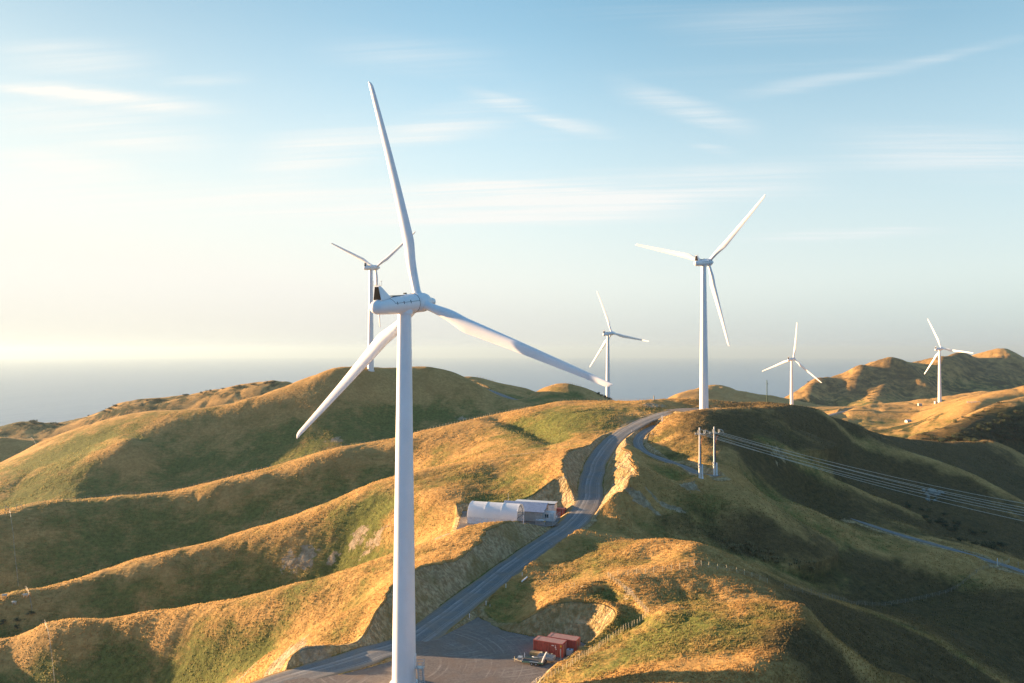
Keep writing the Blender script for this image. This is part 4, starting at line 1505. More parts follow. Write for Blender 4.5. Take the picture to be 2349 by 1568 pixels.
fence('wire_fence', 'fence along the ridge right of the nearest turbine tower up to the grassy plateau', [(951, 995, 350, 460), (1016, 979, 350, 460), (1083, 964, 360, 470), (1133, 952, 360, 470), (1216, 937, 370, 480)], 1.6, 1.35, .075, 'batten', seed=7)
fence('wire_fence', 'thin dark fence on the skyline of the plateau left of the gravel road crest', [(1285, 921, 400, 500), (1340, 920, 400, 500), (1400, 919, 400, 500), (1460, 918.5, 390, 480), (1500, 916, 380, 480)], 1.6, 1.3, .07, 'post', seed=8)
fence('wire_fence', 'tiny fence on the round hill below the distant left blade of the small turbine', [(1298, 880.5, 500, 640), (1318, 882, 500, 640), (1333, 885, 500, 640)], 1.6, 1.3, .07, 'post', seed=9)
fence('wire_fence', 'far fence line below the dark coastal hills at the left', [(200, 982, 560, 720), (267, 972, 560, 720), (333, 962, 560, 720), (400, 953, 560, 720), (467, 944, 560, 720)], 2.0, 1.4, .09, 'batten', seed=10)
fence('wire_fence', 'far fence at the left edge under the dark coastal hills', [(10, 1004, 560, 740), (70, 1002, 560, 740), (145, 995, 560, 740)], 2.2, 1.4, .09, 'batten', seed=11)
fence('wire_fence', 'old fence stepping down over the nearest left spur', [(97, 1430, 200, 300), (103, 1434, 200, 300), (108, 1446, 200, 280), (112, 1462, 200, 280), (115, 1484, 190, 270), (119, 1512, 190, 265), (122, 1540, 180, 260), (125, 1568, 180, 260)], 3.2, 1.35, .06, 'post', seed=12)
fence('wire_fence', 'short old fence with few posts stepping over the second left spur near the sheep', [(59, 1354, 260, 340), (63, 1358, 260, 340), (67, 1368, 260, 330), (70, 1382, 260, 330), (73, 1400, 250, 330)], 2.4, 1.35, .07, 'post', seed=13)
fence('wire_fence', 'faint fence dropping straight down the dark face at the left edge', [(22, 1176, 300, 400), (26, 1200, 300, 400), (31, 1235, 300, 395), (34, 1275, 290, 390), (38, 1310, 290, 385), (42, 1345, 285, 380)], 3.5, 1.4, .09, 'batten', seed=14)
fence('wire_fence', 'short broken fence on the golden hill above the striped cut bank', [(1297, 1349, 160, 210), (1318, 1348, 160, 210), (1331, 1347, 160, 210)], 1.5, 1.0, .06, 'batten', wires=2, seed=15, lean=.3)
fence('wire_fence', 'small fence on the saddle hill in front of the distant road', [(1095, 864, 600, 760), (1116, 868, 600, 760), (1136, 875, 600, 760)], 2.5, 1.4, .09, 'post', seed=16)


def gate_frames():
    for i, (u, v, label) in enumerate(((44, 1168, 'braced wooden fence strainer with crossbar on the left ridge end'), (16, 1172, 'leaning wooden fence strainer with diagonal brace at the left edge'))):
        p = hit(u, v, 300, 430)
        t = thing('fence_strainer', label, 'fence strainer', p, R(20 - 40 * i), 'timber strainers at the ridge end')
        for x in (-1.0, 1.0):
            MB().tube((x, 0, -.3), (x, 0, 2.0), .13, .11, 8).build('post', M['post'], t)
        MB().tube((-1, 0, 1.7), (1, 0, 1.7), .09, .09, 6).build('crossbar', M['post'], t)
        MB().tube((-1, 0, .2), (1, 0, 1.6), .08, .08, 6).build('brace', M['post'], t)


gate_frames()


# ---------------------------------------------------------------- road markers and small posts
def markers():
    lab = [(1198, 1322, 150, 230, 'slim road marker post at the upper end of the bare strip beside the gravel road'),
           (1160.5, 1349, 150, 220, 'slim road marker post halfway along the bare strip beside the gravel road'),
           (1115, 1389, 140, 210, 'white topped road marker post where the gravel road widens into the yard'),
           (1124, 1392, 140, 210, 'short white stub just right of the white topped road marker'),
           (1077, 1418, 140, 200, 'lone slim marker post at the yard entrance, lowest beside the gravel road'),
           (1496, 998, 330, 380, 'slim white marker post where the side track leaves the gravel road'),
           (1449, 993, 330, 380, 'dark marker post on the inside of the side track bend')]
    proto = None
    for u, v, a, b, label in lab:
        p = hit(u, v, a, b)
        if proto is None:
            proto = thing('marker_post', label, 'marker post', p, 0, 'road marker posts')
            MB().box((0, 0, .5), (.13, .06, 1.1)).build('post', M['white'], proto)
            MB().box((0, 0, .98), (.135, .065, .16)).build('reflector_band', M['seam'], proto)
        else:
            dup(proto, p, 0, label, 'road marker posts', 0.6 if 'stub' in label else 1.15)
    for u, v, a, b, h, r, mat, name, label, cat in (
            (1519, 968, 340, 400, 2.6, .14, 'white', 'white_post', 'tall pale concrete post beside the crest of the gravel road', 'post'),
            (2288, 1297, 230, 300, 2.2, .13, 'white', 'white_post', 'bright white post standing by the hill track at the far right', 'post'),
            (2336, 1303, 230, 300, 1.9, .13, 'post', 'gate_post', 'dark post beyond the hill track at the right edge', 'post'),
            (1500, 918, 380, 470, 2.2, .3, 'post', 'strainer_post', 'thick wooden post on the skyline at the end of the plateau fence', 'post')):
        p = hit(u, v, a, b)
        t = thing(name, label, cat, p)
        MB().tube((0, 0, -.3), (0, 0, h), r, r * .85, 10).build('shaft', M[mat], t, True)
        MB().tube((0, 0, h), (0, 0, h + .08), r * 1.05, r * .6, 10).build('cap', M[mat], t, True)
    p = hit(1203, 1333, 150, 230)
    t = thing('drain_pipe', 'white drain pipe lying slanted in the ditch beside the gravel road', 'pipe', p, R(60))
    MB().tube((-1.3, 0, .15), (1.3, 0, .55), .16, .16, 12).build('pipe', M['white'], t, True)
    MB().tube((1.25, 0, .54), (1.4, 0, .58), .20, .20, 12).build('collar', M['steel'], t, True)
    p = hit(1759.5, 923, 380, 480)
    t = thing('mast', 'thin dark green mast with small rungs standing on the mound near the distant turbines', 'mast', p)
    MB().tube((0, 0, -.5), (0, 0, 11.3), .24, .15, 10).build('shaft', M['greenpole'], t, True)
    s = MB()
    for z in np.arange(2.5, 10.5, 1.0):
        s.box((.28, 0, z), (.34, .06, .06))
    s.build('rungs', M['greenpole'], t)
    MB().box((.35, 0, 9.4), (.35, .2, .7)).build('equipment_box', M['steel'], t)


markers()


# ---------------------------------------------------------------- site buildings
def local(t, rz):
    return Matrix.Translation(t.location) @ Matrix.Rotation(rz, 4, 'Z')


def site():
    rz = R(-17)
    z0 = SITE_Z + .05
    # arched shelter
    c = Vector((-4.8, 240.0, z0))
    t = thing('fabric_shelter', 'white arched fabric shelter with three bays and an open end', 'shelter', c, rz)
    L, W, wall, rise = 15.4, 8.0, 2.0, 3.9

    def arch(x, k=0.0, n=24):
        out = []
        for w in np.linspace(0, math.pi, n):
            out.append((x, -math.cos(w) * (W / 2 + k), wall + math.sin(w) ** 0.9 * (rise + k)))
        return out
    m = MB()
    rings = []
    for x in np.linspace(-L / 2, L / 2, 37):
        q = ((x + L / 2) / (L / 3)) % 1.0
        sag = -0.03 * math.sin(math.pi * q) ** 0.8
        rings.append(arch(x, sag))
    nn = len(rings[0])
    vs = [p for r_ in rings for p in r_]
    fs = [(i * nn + k, (i + 1) * nn + k, (i + 1) * nn + k + 1, i * nn + k + 1) for i in range(len(rings) - 1) for k in range(nn - 1)]
    m.add(vs, fs)
    back = arch(-L / 2, -.02)
    m.add(back + [(-L / 2, 0, wall)], [(k, k + 1, nn) for k in range(nn - 1)])
    m.build('fabric_cover', M['fabric'], t, True, 60)
    for x in np.linspace(-L / 2, L / 2, 4):
        MB().path(arch(x, .0), .08, 6).build('arch_rib', M['fabric'], t, True)
    tr = MB()
    xi = L / 2 - .3
    a_in, a_out = arch(xi, -.75, 13), arch(xi, -.15, 13)
    tr.path(a_in, .06, 6)
    for k in range(0, 12):
        tr.tube(a_in[k], a_out[k + 1], .04, .04, 5)
        tr.tube(a_in[k], a_out[k], .04, .04, 5)
    tr.tube((xi, -W / 2 + .3, wall + .1), (xi, W / 2 - .3, wall + .1), .07, .07, 6)
    tr.tube((xi, -W / 2 + .8, wall + 1.6), (xi, W / 2 - .8, wall + 1.6), .05, .05, 6)
    tr.build('end_truss', M['seam'], t)
    for s in (-1, 1):
        wl = MB()
        n = 60
        prof = []
        for k in range(n + 1):
            x = -L / 2 + L * k / n
            prof.append((x, s * (W / 2 - .05) + (.07 if k % 2 else -.07) * 1.0))
        vs = [(x, y, 0) for x, y in prof] + [(x, y, wall + .05) for x, y in prof]
        wl.add(vs, [(k, k + 1, n + 2 + k, n + 1 + k) for k in range(n)])
        wl.build('container_wall', M['white'], t)
    MB().box((-L / 2 + .1, 0, wall / 2), (.2, W - .3, wall)).build('end_wall', M['white'], t)
    # workshop shed
    c = Vector((4.2, 246.0, z0))
    t = thing('workshop_shed', 'grey clad workshop shed with a blue grey pitched roof', 'shed', c, rz)
    L, W = 12.6, 7.4
    m = MB().prism([(-W / 2, 0), (W / 2, 0), (W / 2, 3.6), (0, 4.9), (-W / 2, 3.0)], -L / 2, L / 2)
    m.v = [(y, x, z) for x, y, z in m.v]
    m.build('wall', M['cladding'], t)
    rf = MB()
    for (y0, za), (y1, zb) in (((-W / 2 - .6, 2.95), (0, 5.05)), ((0, 5.05), (W / 2 + .5, 3.6))):
        vs = []
        n = 48
        for k in range(n + 1):
            x = -L / 2 - .5 + (L + 1.3) * k / n
            dz = .010 if k % 2 else 0
            vs += [(x, y0, za + dz), (x, y1, zb + dz), (x, y0, za + dz - .1), (x, y1, zb + dz - .1)]
        fs = []
        for k in range(n):
            a, b = 4 * k, 4 * k + 4
            fs += [(a, b, b + 1, a + 1), (a + 2, a + 3, b + 3, b + 2), (a, a + 2, b + 2, b), (a + 1, b + 1, b + 3, a + 3)]
        rf.add(vs, fs)
    rf.build('roof', M['roofblue'], t)
    MB().box((L / 2 + .75, -2.0, 3.45), (.06, 4.6, .18)).build('barge_board', M['fascia'], t)
    MB().box((L / 2 + .03, -.6, 1.3), (.08, 3.2, 2.6)).build('roller_door', M['roofpale'], t)
    MB().tube((-5.9, 1.0, 4.6), (-5.9, 1.0, 7.2), .05, .03, 6).build('aerial', M['steel'], t)
    # long office cabin behind
    c = Vector((7.6, 253.2, z0 + .2))
    t = thing('site_office', 'long white office cabin with a flat pale roof and dark fascia at the back', 'cabin', c, rz)
    L, W, H = 12.8, 3.4, 3.1
    MB().box((0, 0, H / 2), (L, W, H)).build('wall', M['white'], t)
    MB().box((0, 0, H + .35), (L + .5, W + .5, .16)).build('roof', M['roofpale'], t)
    MB().box((0, 0, H + .12), (L + .25, W + .25, .28)).build('fascia', M['fascia'], t)
    for x in (-1.5, 2.6):
        w = MB().box((x, -W / 2 - .03, 1.95), (1.7, .08, .85)).build('window', M['white'], t)
        MB().box((x, -W / 2 - .05, 1.95), (1.5, .08, .68)).build('pane', M['glass'], w)
    # small corrugated cabin with two windows
    c = Vector((10.2, 243.2, z0))
    t = thing('container_cabin', 'white corrugated container cabin with two dark windows inside the wire compound', 'cabin', c, rz)
    corr = corrugated(6.06, 2.44, 2.6)
    corr.build('body', M['white'], t)
    MB().box((0, 0, 2.64), (6.1, 2.48, .07)).build('roof', M['roofpale'], t)
    for x in (-1.6, .7):
        w = MB().box((x, -1.24, 1.5), (1.15, .10, 1.15)).build('window', M['steel'], t)
        MB().box((x, -1.27, 1.5), (.98, .09, 1.0)).build('pane', M['glass'], w)
        MB().box((x, -1.33, 1.5), (.07, .05, .98)).build('mullion', M['white'], w)
    MB().box((2.2, -1.24, 1.1), (.85, .08, 2.0)).build('door', M['roofpale'], t)
    # red container end
    c = Vector((15.4, 248.5, z0))
    t = thing('red_container', 'small dark red container standing behind the wire compound by the road', 'container', c, rz)
    corrugated(2.6, 2.4, 2.5).build('body', M['red'], t)
    MB().box((0, 0, 2.54), (2.64, 2.44, .06)).build('roof', M['red'], t)
    MB().box((.7, -1.24, 1.25), (.10, .06, 2.3)).box((-.1, -1.24, 1.25), (.05, .06, 2.3)).build('door_bar', M['steel'], t)
    # caged tank
    c = Vector((8.4, 237.2, z0))
    t = thing('steel_tank', 'grey galvanised box tank at the front corner of the wire compound', 'tank', c, rz)
    corrugated(2.4, 1.3, 1.25, 30).build('tank_body', M['steel'], t)
    MB().box((0, 0, 1.29), (2.5, 1.4, .07)).build('lid', M['roofpale'], t)
    MB().box((-.6, 0, 1.42), (.5, .4, .2)).build('hatch', M['steel'], t)
    MB().box((0, 0, -.02), (2.5, 1.4, .1)).build('skid', M['steel'], t)
    # tall white pipe
    c = Vector((3.4, 235.3, z0))
    t = thing('vent_pipe', 'tall white pipe standing beside the open end of the fabric shelter', 'pipe', c)
    MB().tube((0, 0, 0), (0, 0, 2.9), .17, .16, 10).build('pipe', M['white'], t, True)
    MB().tube((0, 0, 2.88), (0, 0, 3.05), .22, .2, 10).build('cap', M['white'], t, True)
    # wire compound
    c = Vector((11.2, 235.5, z0))
    t = thing('mesh_compound', 'galvanised wire mesh compound with tall posts in front of the small cabin', 'fence', c, 0)
    A = [Vector(p) - Vector((11.2, 235.5)) for p in ((7.0, 236.2), (11.9, 235.3), (14.6, 242.4), (13.2, 243.6))]
    seg = list(zip(A[:-1], A[1:]))
    H = 2.5
    rail = MB()
    net = MB()
    for p, q in seg:
        n = max(1, round((q - p).length / 3.0))
        for i in range(n + (1 if q is A[-1] else 0)):
            s = p.lerp(q, i / n)
            MB().tube((s.x, s.y, -.2), (s.x, s.y, H + .2), .055, .05, 8).build('post', M['steel'], t, True)
        for z in (.08, 1.25, H):
            rail.tube((p.x, p.y, z), (q.x, q.y, z), .035, .035, 6)
        d = (q - p).normalized()
        ln = (q - p).length
        for k in np.arange(-H, ln, .42):
            for sg in (1, -1):
                a, b = max(0, k), min(ln, k + H)
                za, zb = (a - k, b - k) if sg > 0 else (H - (a - k), H - (b - k))
                P0, P1 = p + d * a, p + d * b
                net.tube((P0.x, P0.y, za), (P1.x, P1.y, zb), .008, .008, 3, False)
    rail.build('rail', M['steel'], t)
    net.build('wire_mesh', M['steel'], t)
    MB().box((-1.6, .42, 1.15), (.62, .03, .42), R(-10)).build('warning_sign', M['yellow'], t)
    MB().box((2.2, 3.6, 1.9), (.04, .9, .6), R(-20)).build('sign_board', M['white'], t)


def corrugated(L, W, H, n=34, depth=.05):
    """Ribbed container body: ribs run upright on all four sides."""
    m = MB()
    pts_ = []

    def side(p, q, k):
        d = Vector(q) - Vector(p)
        nrm = Vector((d.y, -d.x)).normalized()
        for i in range(k):
            for f, o in ((0, 0), (.28, 0), (.5, -depth), (.78, -depth)):
                s = Vector(p) + d * ((i + f) / k) + nrm * o
                pts_.append((s.x, s.y))
    ks = max(3, int(n * W / L * .8)) if L > W else n
    side((-L / 2, -W / 2), (L / 2, -W / 2), n)
    side((L / 2, -W / 2), (L / 2, W / 2), ks)
    side((L / 2, W / 2), (-L / 2, W / 2), n)
    side((-L / 2, W / 2), (-L / 2, -W / 2), ks)
    k = len(pts_)
    m.add([(x, y, .12) for x, y in pts_] + [(x, y, H - .1) for x, y in pts_], [(i, (i + 1) % k, k + (i + 1) % k, k + i) for i in range(k)])
    for sx in (-1, 1):
        for sy in (-1, 1):
            m.box((sx * (L / 2 - .07), sy * (W / 2 - .07), H / 2), (.17, .17, H))
    for z in (.08, H - .07):
        for sy in (-1, 1):
            m.box((0, sy * (W / 2 - .04), z), (L - .3, .11, .15))
        for sx in (-1, 1):
            m.box((sx * (L / 2 - .04), 0, z), (.11, W - .3, .15))
    return m


site()


# ---------------------------------------------------------------- gravel yard: containers, trailers, pallets
def shipping_container(c, rz, label, marks):
    t = thing('shipping_container', label, 'container', c, rz, 'red shipping containers')
    L, W, H = 6.06, 2.44, 2.6
    corrugated(L, W, H, 17, .13).build('body', M['red'], t)
    rf = MB()
    rf.box((0, 0, H - .05), (L - .04, W - .04, .06))
    rf.box((-L / 2 + .35, 0, H - .005), (.5, W - .3, .02)).box((L / 2 - .35, 0, H - .005), (.5, W - .3, .02))
    rf.build('roof', M['redroof'], t)
    for s in (-1, 1):
        d = MB().box((L / 2 + .005, s * .58, H / 2), (.05, 1.1, 2.3))
        o = d.build('door', M['red'], t)
        b = MB()
        for y in (.35, .8):
            b.tube((L / 2 + .06, s * y, .2), (L / 2 + .06, s * y, 2.4), .025, .025, 6)
        b.build('lock_bar', M['steel'], o)
    if marks:
        y = MB().box((L / 2 - .28, -W / 2 - .012, H - .42), (.26, .03, .34))
        y.build('yellow_plate', M['yellow'], t)
        w = MB()
        for x, zz, sx in ((1.05, 2.05, .5), (1.62, 2.05, .22), (1.62, 1.72, .3), (1.75, 1.45, .18)):
            w.box((x, -W / 2 - .008, zz), (sx, .02, .12))
        w.build('faded_marking', M['white'], t)
    return t


def wheel(parent, x, y, r=.33, w=.2):
    wh = MB()
    wh.loft([[(x + q * math.cos(a), yy, r + q * math.sin(a)) for a in np.linspace(0, 2 * math.pi, 20, endpoint=False)] for yy, q in ((y - w / 2, r * .82), (y - w / 2 + .03, r), (y + w / 2 - .03, r), (y + w / 2, r * .82))])
    o = wh.build('wheel', M['black'], parent, True)
    rim = MB()
    rim.loft([[(x + q * math.cos(a), yy, r + q * math.sin(a)) for a in np.linspace(0, 2 * math.pi, 16, endpoint=False)] for yy, q in ((y - w / 2 - .02, r * .55), (y + w / 2 + .02, r * .55))])
    rim.build('rim', M['steel'], o, True)


def pallet(h=.14, L=1.2, W=1.0):
    m = MB()
    for k in range(6):
        m.box((0, -W / 2 + W * (k + .5) / 6, h - .012), (L, W / 6 * .72, .024))
    for x in (-L / 2 + .06, 0, L / 2 - .06):
        m.box((x, 0, h / 2 - .01), (.1, W, h - .045))
    for k in (0, 2.5, 5):
        m.box((0, -W / 2 + W * (k + .5) / 6, .012), (L, .1, .024))
    return m


def yard():
    rz = R(-25)
    z = PAD_Z + .05
    ux, uy = Vector((math.cos(rz), math.sin(rz), 0)), Vector((-math.sin(rz), math.cos(rz), 0))
    O = Vector((4.15, 155.8, z))                                   # front left foot of the nearer container
    c1 = O + ux * 3.03 + uy * 1.22
    shipping_container(c1, rz, 'nearer red shipping container with a yellow plate and pale stripes on its long side', True)
    shipping_container(c1 + ux * 1.75 + uy * 2.75, rz + R(1), 'red shipping container with dusty roof, half hidden behind the nearer container', False)
    # timber stack
    t = thing('plywood_stack', 'low stack of pale plywood sheets on a pallet against the container', 'timber', O + ux * .75 - uy * .85, rz)
    pallet(.15, 1.9, 1.1).build('pallet', M['wood'], t)
    s = MB()
    for k in range(9):
        s.box((.02 * (k % 3), .015 * (k % 2), .19 + k * .055), (1.9, 1.15, .048))
    s.build('sheets', M['wood'], t)
    for i, (a, lab) in enumerate(((2.45, 'left of two pallet crates with black lids in front of the container'), (3.75, 'right of two pallet crates with black lids in front of the container'))):
        t = thing('pallet_crate', lab, 'crate', O + ux * a - uy * (1.0 + .1 * i), rz + R(4 * i), 'pallet crates with black lids')
        pallet(.15, 1.15, 1.0).build('pallet', M['wood'], t)
        MB().box((0, 0, .43), (1.0, .9, .5)).build('crate_body', M['deck'], t)
        MB().box((0, 0, .73), (1.2, 1.02, .08)).build('top_board', M['batten'], t)
        MB().tube((.1, 0, .77), (.1, 0, .92), .3, .26, 16).build('lid', M['black'], t, True)
    # steel upright
    t = thing('steel_upright', 'grey steel upright leaning by the right end of the nearer container', 'post', O + ux * 6.0 - uy * .75, rz)
    MB().box((0, 0, .95), (.16, .14, 1.9)).build('shaft', M['steel'], t)
    MB().box((0, 0, .03), (.4, .4, .06)).build('base_plate', M['steel'], t)
    # box trailer
    t = thing('box_trailer', 'grey galvanised box trailer behind the flatbed trailer', 'trailer', O + ux * 3.9 - uy * 2.75, rz + R(3))
    b = MB()
    L, W = 3.2, 1.6
    b.box((0, 0, .55), (L, W, .06))
    for y in (-W / 2, W / 2):
        b.box((0, y, .82), (L, .05, .5))
    b.box((-L / 2, 0, .82), (.05, W - .06, .5)).box((L / 2, 0, .82), (.05, W - .06, .5))
    b.build('tray', M['steel'], t)
    d = MB()
    for s in (-1, 1):
        d.tube((-L / 2, s * .6, .5), (-L / 2 - 1.3, 0, .5), .05, .05, 6)
    d.build('drawbar', M['steel'], t)
    for y in (-W / 2 - .14, W / 2 + .14):
        wheel(t, .1, y)
        MB().box((.1, y, .76), (.9, .26, .04)).build('mudguard', M['steel'], t)
    # flatbed trailer
    t = thing('flatbed_trailer', 'low flatbed trailer with green side rail, pale ramp arms and twin wheels', 'trailer', O + ux * 2.1 - uy * 4.75, rz + R(11))
    L, W = 4.1, 1.9
    MB().box((0, 0, .55), (L, W, .08)).build('deck', M['deck'], t)
    r = MB()
    for y in (-W / 2 - .03, W / 2 + .03):
        r.box((0, y, .52), (L, .06, .26))
    r.build('side_rail', M['green'], t)
    d = MB()
    for s in (-1, 1):
        d.tube((-L / 2, s * .7, .45), (-L / 2 - 1.75, 0, .48), .07, .06, 6)
    d.tube((-L / 2 - 1.7, 0, .48), (-L / 2 - 2.1, 0, .5), .07, .06, 8)
    d.tube((-L / 2 - 1.6, 0, 0.05), (-L / 2 - 1.6, 0, .95), .05, .05, 8)
    d.build('drawbar', M['batten'], t)
    MB().box((-L / 2 - .55, 0, .78), (.75, 1.0, .5)).build('toolbox', M['steel'], t)
    for y in (-.95, .95):
        MB().box((-L / 2 + .1, y, .98), (.12, .08, .95)).build('stake', M['white'], t)
    for y in (-.62, .62):
        a = MB()
        a.path([(L / 2 - .25, y, .55), (L / 2 - .1, y, 1.1), (L / 2 + .12, y, 1.7), (L / 2 + .4, y, 2.15)], [.17, .16, .14, .10], 6)
        a.build('ramp_arm', M['white'], t, True)
    for x in (-.1, .72):
        for y in (-W / 2 - .17, W / 2 + .17):
            wheel(t, x, y, .31)
    for y in (-W / 2 - .17, W / 2 + .17):
        MB().box((.31, y, .68), (1.7, .26, .04)).build('mudguard', M['steel'], t)
    MB().box((L / 2 + .1, 0, .45), (.12, W, .3)).build('tail_board', M['black'], t)
    # tank and pallets behind the right end
    t = thing('cage_tank', 'white plastic liquid tank in a wire cage beside the pallet stack', 'tank', O + ux * 6.95 + uy * 1.75, rz + R(6))
    pallet(.15, 1.2, 1.0).build('pallet', M['steel'], t)
    MB().box((0, 0, .68), (1.12, .92, 1.0)).build('bottle', M['plastic'], t)
    MB().tube((0, 0, 1.17), (0, 0, 1.27), .18, .18, 14).build('cap', M['black'], t, True)
    c = MB()
    for zz in (.25, .5, .75, 1.0, 1.2):
        for y in (-.5, .5):
            c.box((0, y, zz), (1.2, .025, .025))
        for x in (-.6, .6):
            c.box((x, 0, zz), (.025, 1.0, .025))
    for k in range(6):
        x = -.58 + 1.16 * k / 5
        for y in (-.5, .5):
            c.box((x, y, .7), (.022, .03, 1.05))
    c.build('cage', M['steel'], t)
    pm = pallet()
    pmesh = pm.mesh('pallet')
    base = O + ux * 8.7 + uy * 3.5
    words = ('bottom', 'second', 'third', 'fourth', 'fifth', 'sixth', 'seventh', 'top')
    for k in range(8):
        o = link('pallet', pmesh, M['wood'])
        o.location = base + Vector((.04 * math.sin(k * 2.1), .04 * math.cos(k * 1.3), .155 * k * 1.15))
        o.rotation_euler = (0, 0, rz + R(3 * math.sin(k * 1.7)))
        tag(o, '%s wooden pallet%s of the tall stack beside the caged tank' % (words[k], '' if k in (0, 7) else ' from below'), 'pallet', 'wooden pallets in a stack')
    t = thing('dark_crate', 'dark covered crate behind the pallet stack near the fence', 'crate', O + ux * 9.5 + uy * 5.2, rz)
    MB().box((0, 0, .5), (1.5, 1.0, 1.0)).build('crate_body', M['deck'], t)
    MB().box((0, 0, 1.03), (1.6, 1.1, .07)).build('cover', M['roofpale'], t)
    t = thing('wooden_box', 'pale open wooden box on the ground in front of the pallet stack', 'box', O + ux * 8.0 + uy * 1.7, rz + R(5))
    b = MB()
    for y in (-.5, .5):
        b.box((0, y, .32), (1.2, .05, .64))
    for x in (-.6, .6):
        b.box((x, 0, .32), (.05, .95, .64))
    b.build('sides', M['wood'], t)
    MB().box((0, 0, .05), (1.15, .95, .06)).build('bottom_board', M['wood'], t)


yard()


# ---------------------------------------------------------------- far small buildings
def far_things():
    p = hit(2083, 969, 700, 1000)
    t = thing('farmhouse', 'tiny pale house in the shaded valley below the most distant turbine', 'house', p, R(15))
    t.scale = (.62, .62, .62)
    m = MB().prism([(-3.2, -.5), (3.2, -.5), (3.2, 2.6), (0, 4.0), (-3.2, 2.6)], -4, 4)
    m.v = [(y, x, z) for x, y, z in m.v]
    m.build('wall', M['cladding'], t)
    r_ = MB()
    for s in (-1, 1):
        r_.add([(-4.3, 0, 4.15), (4.3, 0, 4.15), (4.3, s * 3.6, 2.6), (-4.3, s * 3.6, 2.6), (-4.3, 0, 4.0), (4.3, 0, 4.0), (4.3, s * 3.6, 2.45), (-4.3, s * 3.6, 2.45)],
               [(0, 1, 2, 3), (7, 6, 5, 4), (0, 4, 5, 1), (1, 5, 6, 2), (2, 6, 7, 3), (3, 7, 4, 0)])
    r_.build('roof', M['roofblue'], t)
    for x in (-2, 1.5):
        MB().box((x, -3.23, 1.3), (1.2, .08, 1.1)).build('window', M['glass'], t)
    for u, v, L, lab in ((2110, 931.5, 4, 'low pale shed on the terrace left of the most distant turbine'), (2147, 926.5, 3, 'small white transformer box at the foot of the most distant turbine')):
        p = hit(u, v, 800, 1100)
        t = thing('transformer_box' if 'transformer' in lab else 'low_shed', lab, 'shed' if 'shed' in lab else 'transformer', p, R(5))
        MB().box((0, 0, 1.1), (L, 2.2, 2.6)).build('body', M['cladding'], t)
        MB().box((0, 0, 2.45), (L + .3, 2.5, .15)).build('roof', M['roofpale'], t)
    p = hit(2233, 925, 700, 1100)
    t = thing('pale_railing', 'pale railing along the yard right of the most distant turbine', 'railing', p, R(-8))
    MB().box((0, 0, 1.1), (11, .2, .35)).box((0, 0, .5), (11, .2, .25)).build('rail', M['white'], t)
    for x in (-5, -1.7, 1.7, 5):
        MB().box((x, .2, .6), (.3, .2, 1.6)).build('post', M['white'], t)


far_things()


# ---------------------------------------------------------------- sheep, rocks, plants
def sheep_mesh():
    bm = bmesh.new()
    bm.verts.ensure_lookup_table()
    me = bpy.data.meshes.new('sheep')
    pts_ = [(-.48, 0, .68, .24), (-.25, 0, .70, .29), (.05, 0, .70, .29), (.35, 0, .70, .25), (.52, 0, .80, .16), (.66, 0, .72, .11), (.80, 0, .60, .07),
            (-.40, .14, .45, .09), (-.44, .15, .22, .05), (-.40, .15, .02, .045), (-.40, -.14, .45, .09), (-.44, -.15, .22, .05), (-.40, -.15, .02, .045),
            (.32, .13, .45, .08), (.33, .14, .22, .045), (.33, .14, .02, .042), (.32, -.13, .45, .08), (.33, -.14, .22, .045), (.33, -.14, .02, .042), (-.62, 0, .62, .07)]
    ed = [(0, 1), (1, 2), (2, 3), (3, 4), (4, 5), (5, 6), (0, 7), (7, 8), (8, 9), (0, 10), (10, 11), (11, 12), (3, 13), (13, 14), (14, 15), (3, 16), (16, 17), (17, 18), (0, 19)]
    me.from_pydata([p[:3] for p in pts_], ed, [])
    o = bpy.data.objects.new('sheep', me)
    COL.objects.link(o)
    o.modifiers.new('skin', 'SKIN')
    for k, p in enumerate(pts_):
        me.skin_vertices[0].data[k].radius = (p[3], p[3])
    me.skin_vertices[0].data[1].use_root = True
    s = o.modifiers.new('subdivision', 'SUBSURF')
    s.levels = s.render_levels = 2
    dg = bpy.context.evaluated_depsgraph_get()
    out = bpy.data.meshes.new_from_object(o.evaluated_get(dg))
    bpy.data.objects.remove(o)
    out.name = 'sheep_body'
    return out


def animals():
    body = sheep_mesh()
    ear = MB()
    for s in (-1, 1):
        ear.path([(.60, s * .08, .80), (.57, s * .17, .80), (.55, s * .24, .76)], [.035, .05, .015], 6)
    em = ear.mesh('ears', True)
    fm = MB().path([(.64, 0, .74), (.76, 0, .645), (.84, 0, .58)], [.105, .085, .05], 10).mesh('face', True)
    for u, v, rz, lab in ((10, 1372, 200, 'white sheep highest on the second left spur, near the left edge'), (32, 1388, 170, 'white sheep grazing lowest of three on the second left spur'), (58, 1371, 190, 'white sheep closest to the old fence posts on the second left spur')):
        p = hit(u, v, 260, 330)
        t = thing('sheep', lab, 'sheep', p, R(rz), 'sheep on the left spur')
        part('body', body, M['wool'], t)
        part('face', fm, M['hide'], t)
        part('ears', em, M['hide'], t)
        t.scale = (1.35,) * 3


animals()


def rock_mesh(seed):
    bm = bmesh.new()
    bmesh.ops.create_icosphere(bm, subdivisions=3, radius=1.0)
    for v in bm.verts:
        n = v.co.normalized()
        k = 1 + .28 * float(vnoise(np.array([n.x * 1.3 + seed]), np.array([n.y * 1.3 + n.z * 2.1]), seed)[0]) + .12 * float(vnoise(np.array([n.x * 3.7]), np.array([n.y * 3.7 + n.z * 3.1 + seed]), seed + 5)[0])
        v.co = Vector((n.x * k, n.y * k * .8, max(-.5, n.z * k * .75)))
    me = bpy.data.meshes.new('boulder')
    bm.to_mesh(me)
    bm.free()
    for p in me.polygons:
        p.use_smooth = True
    return me


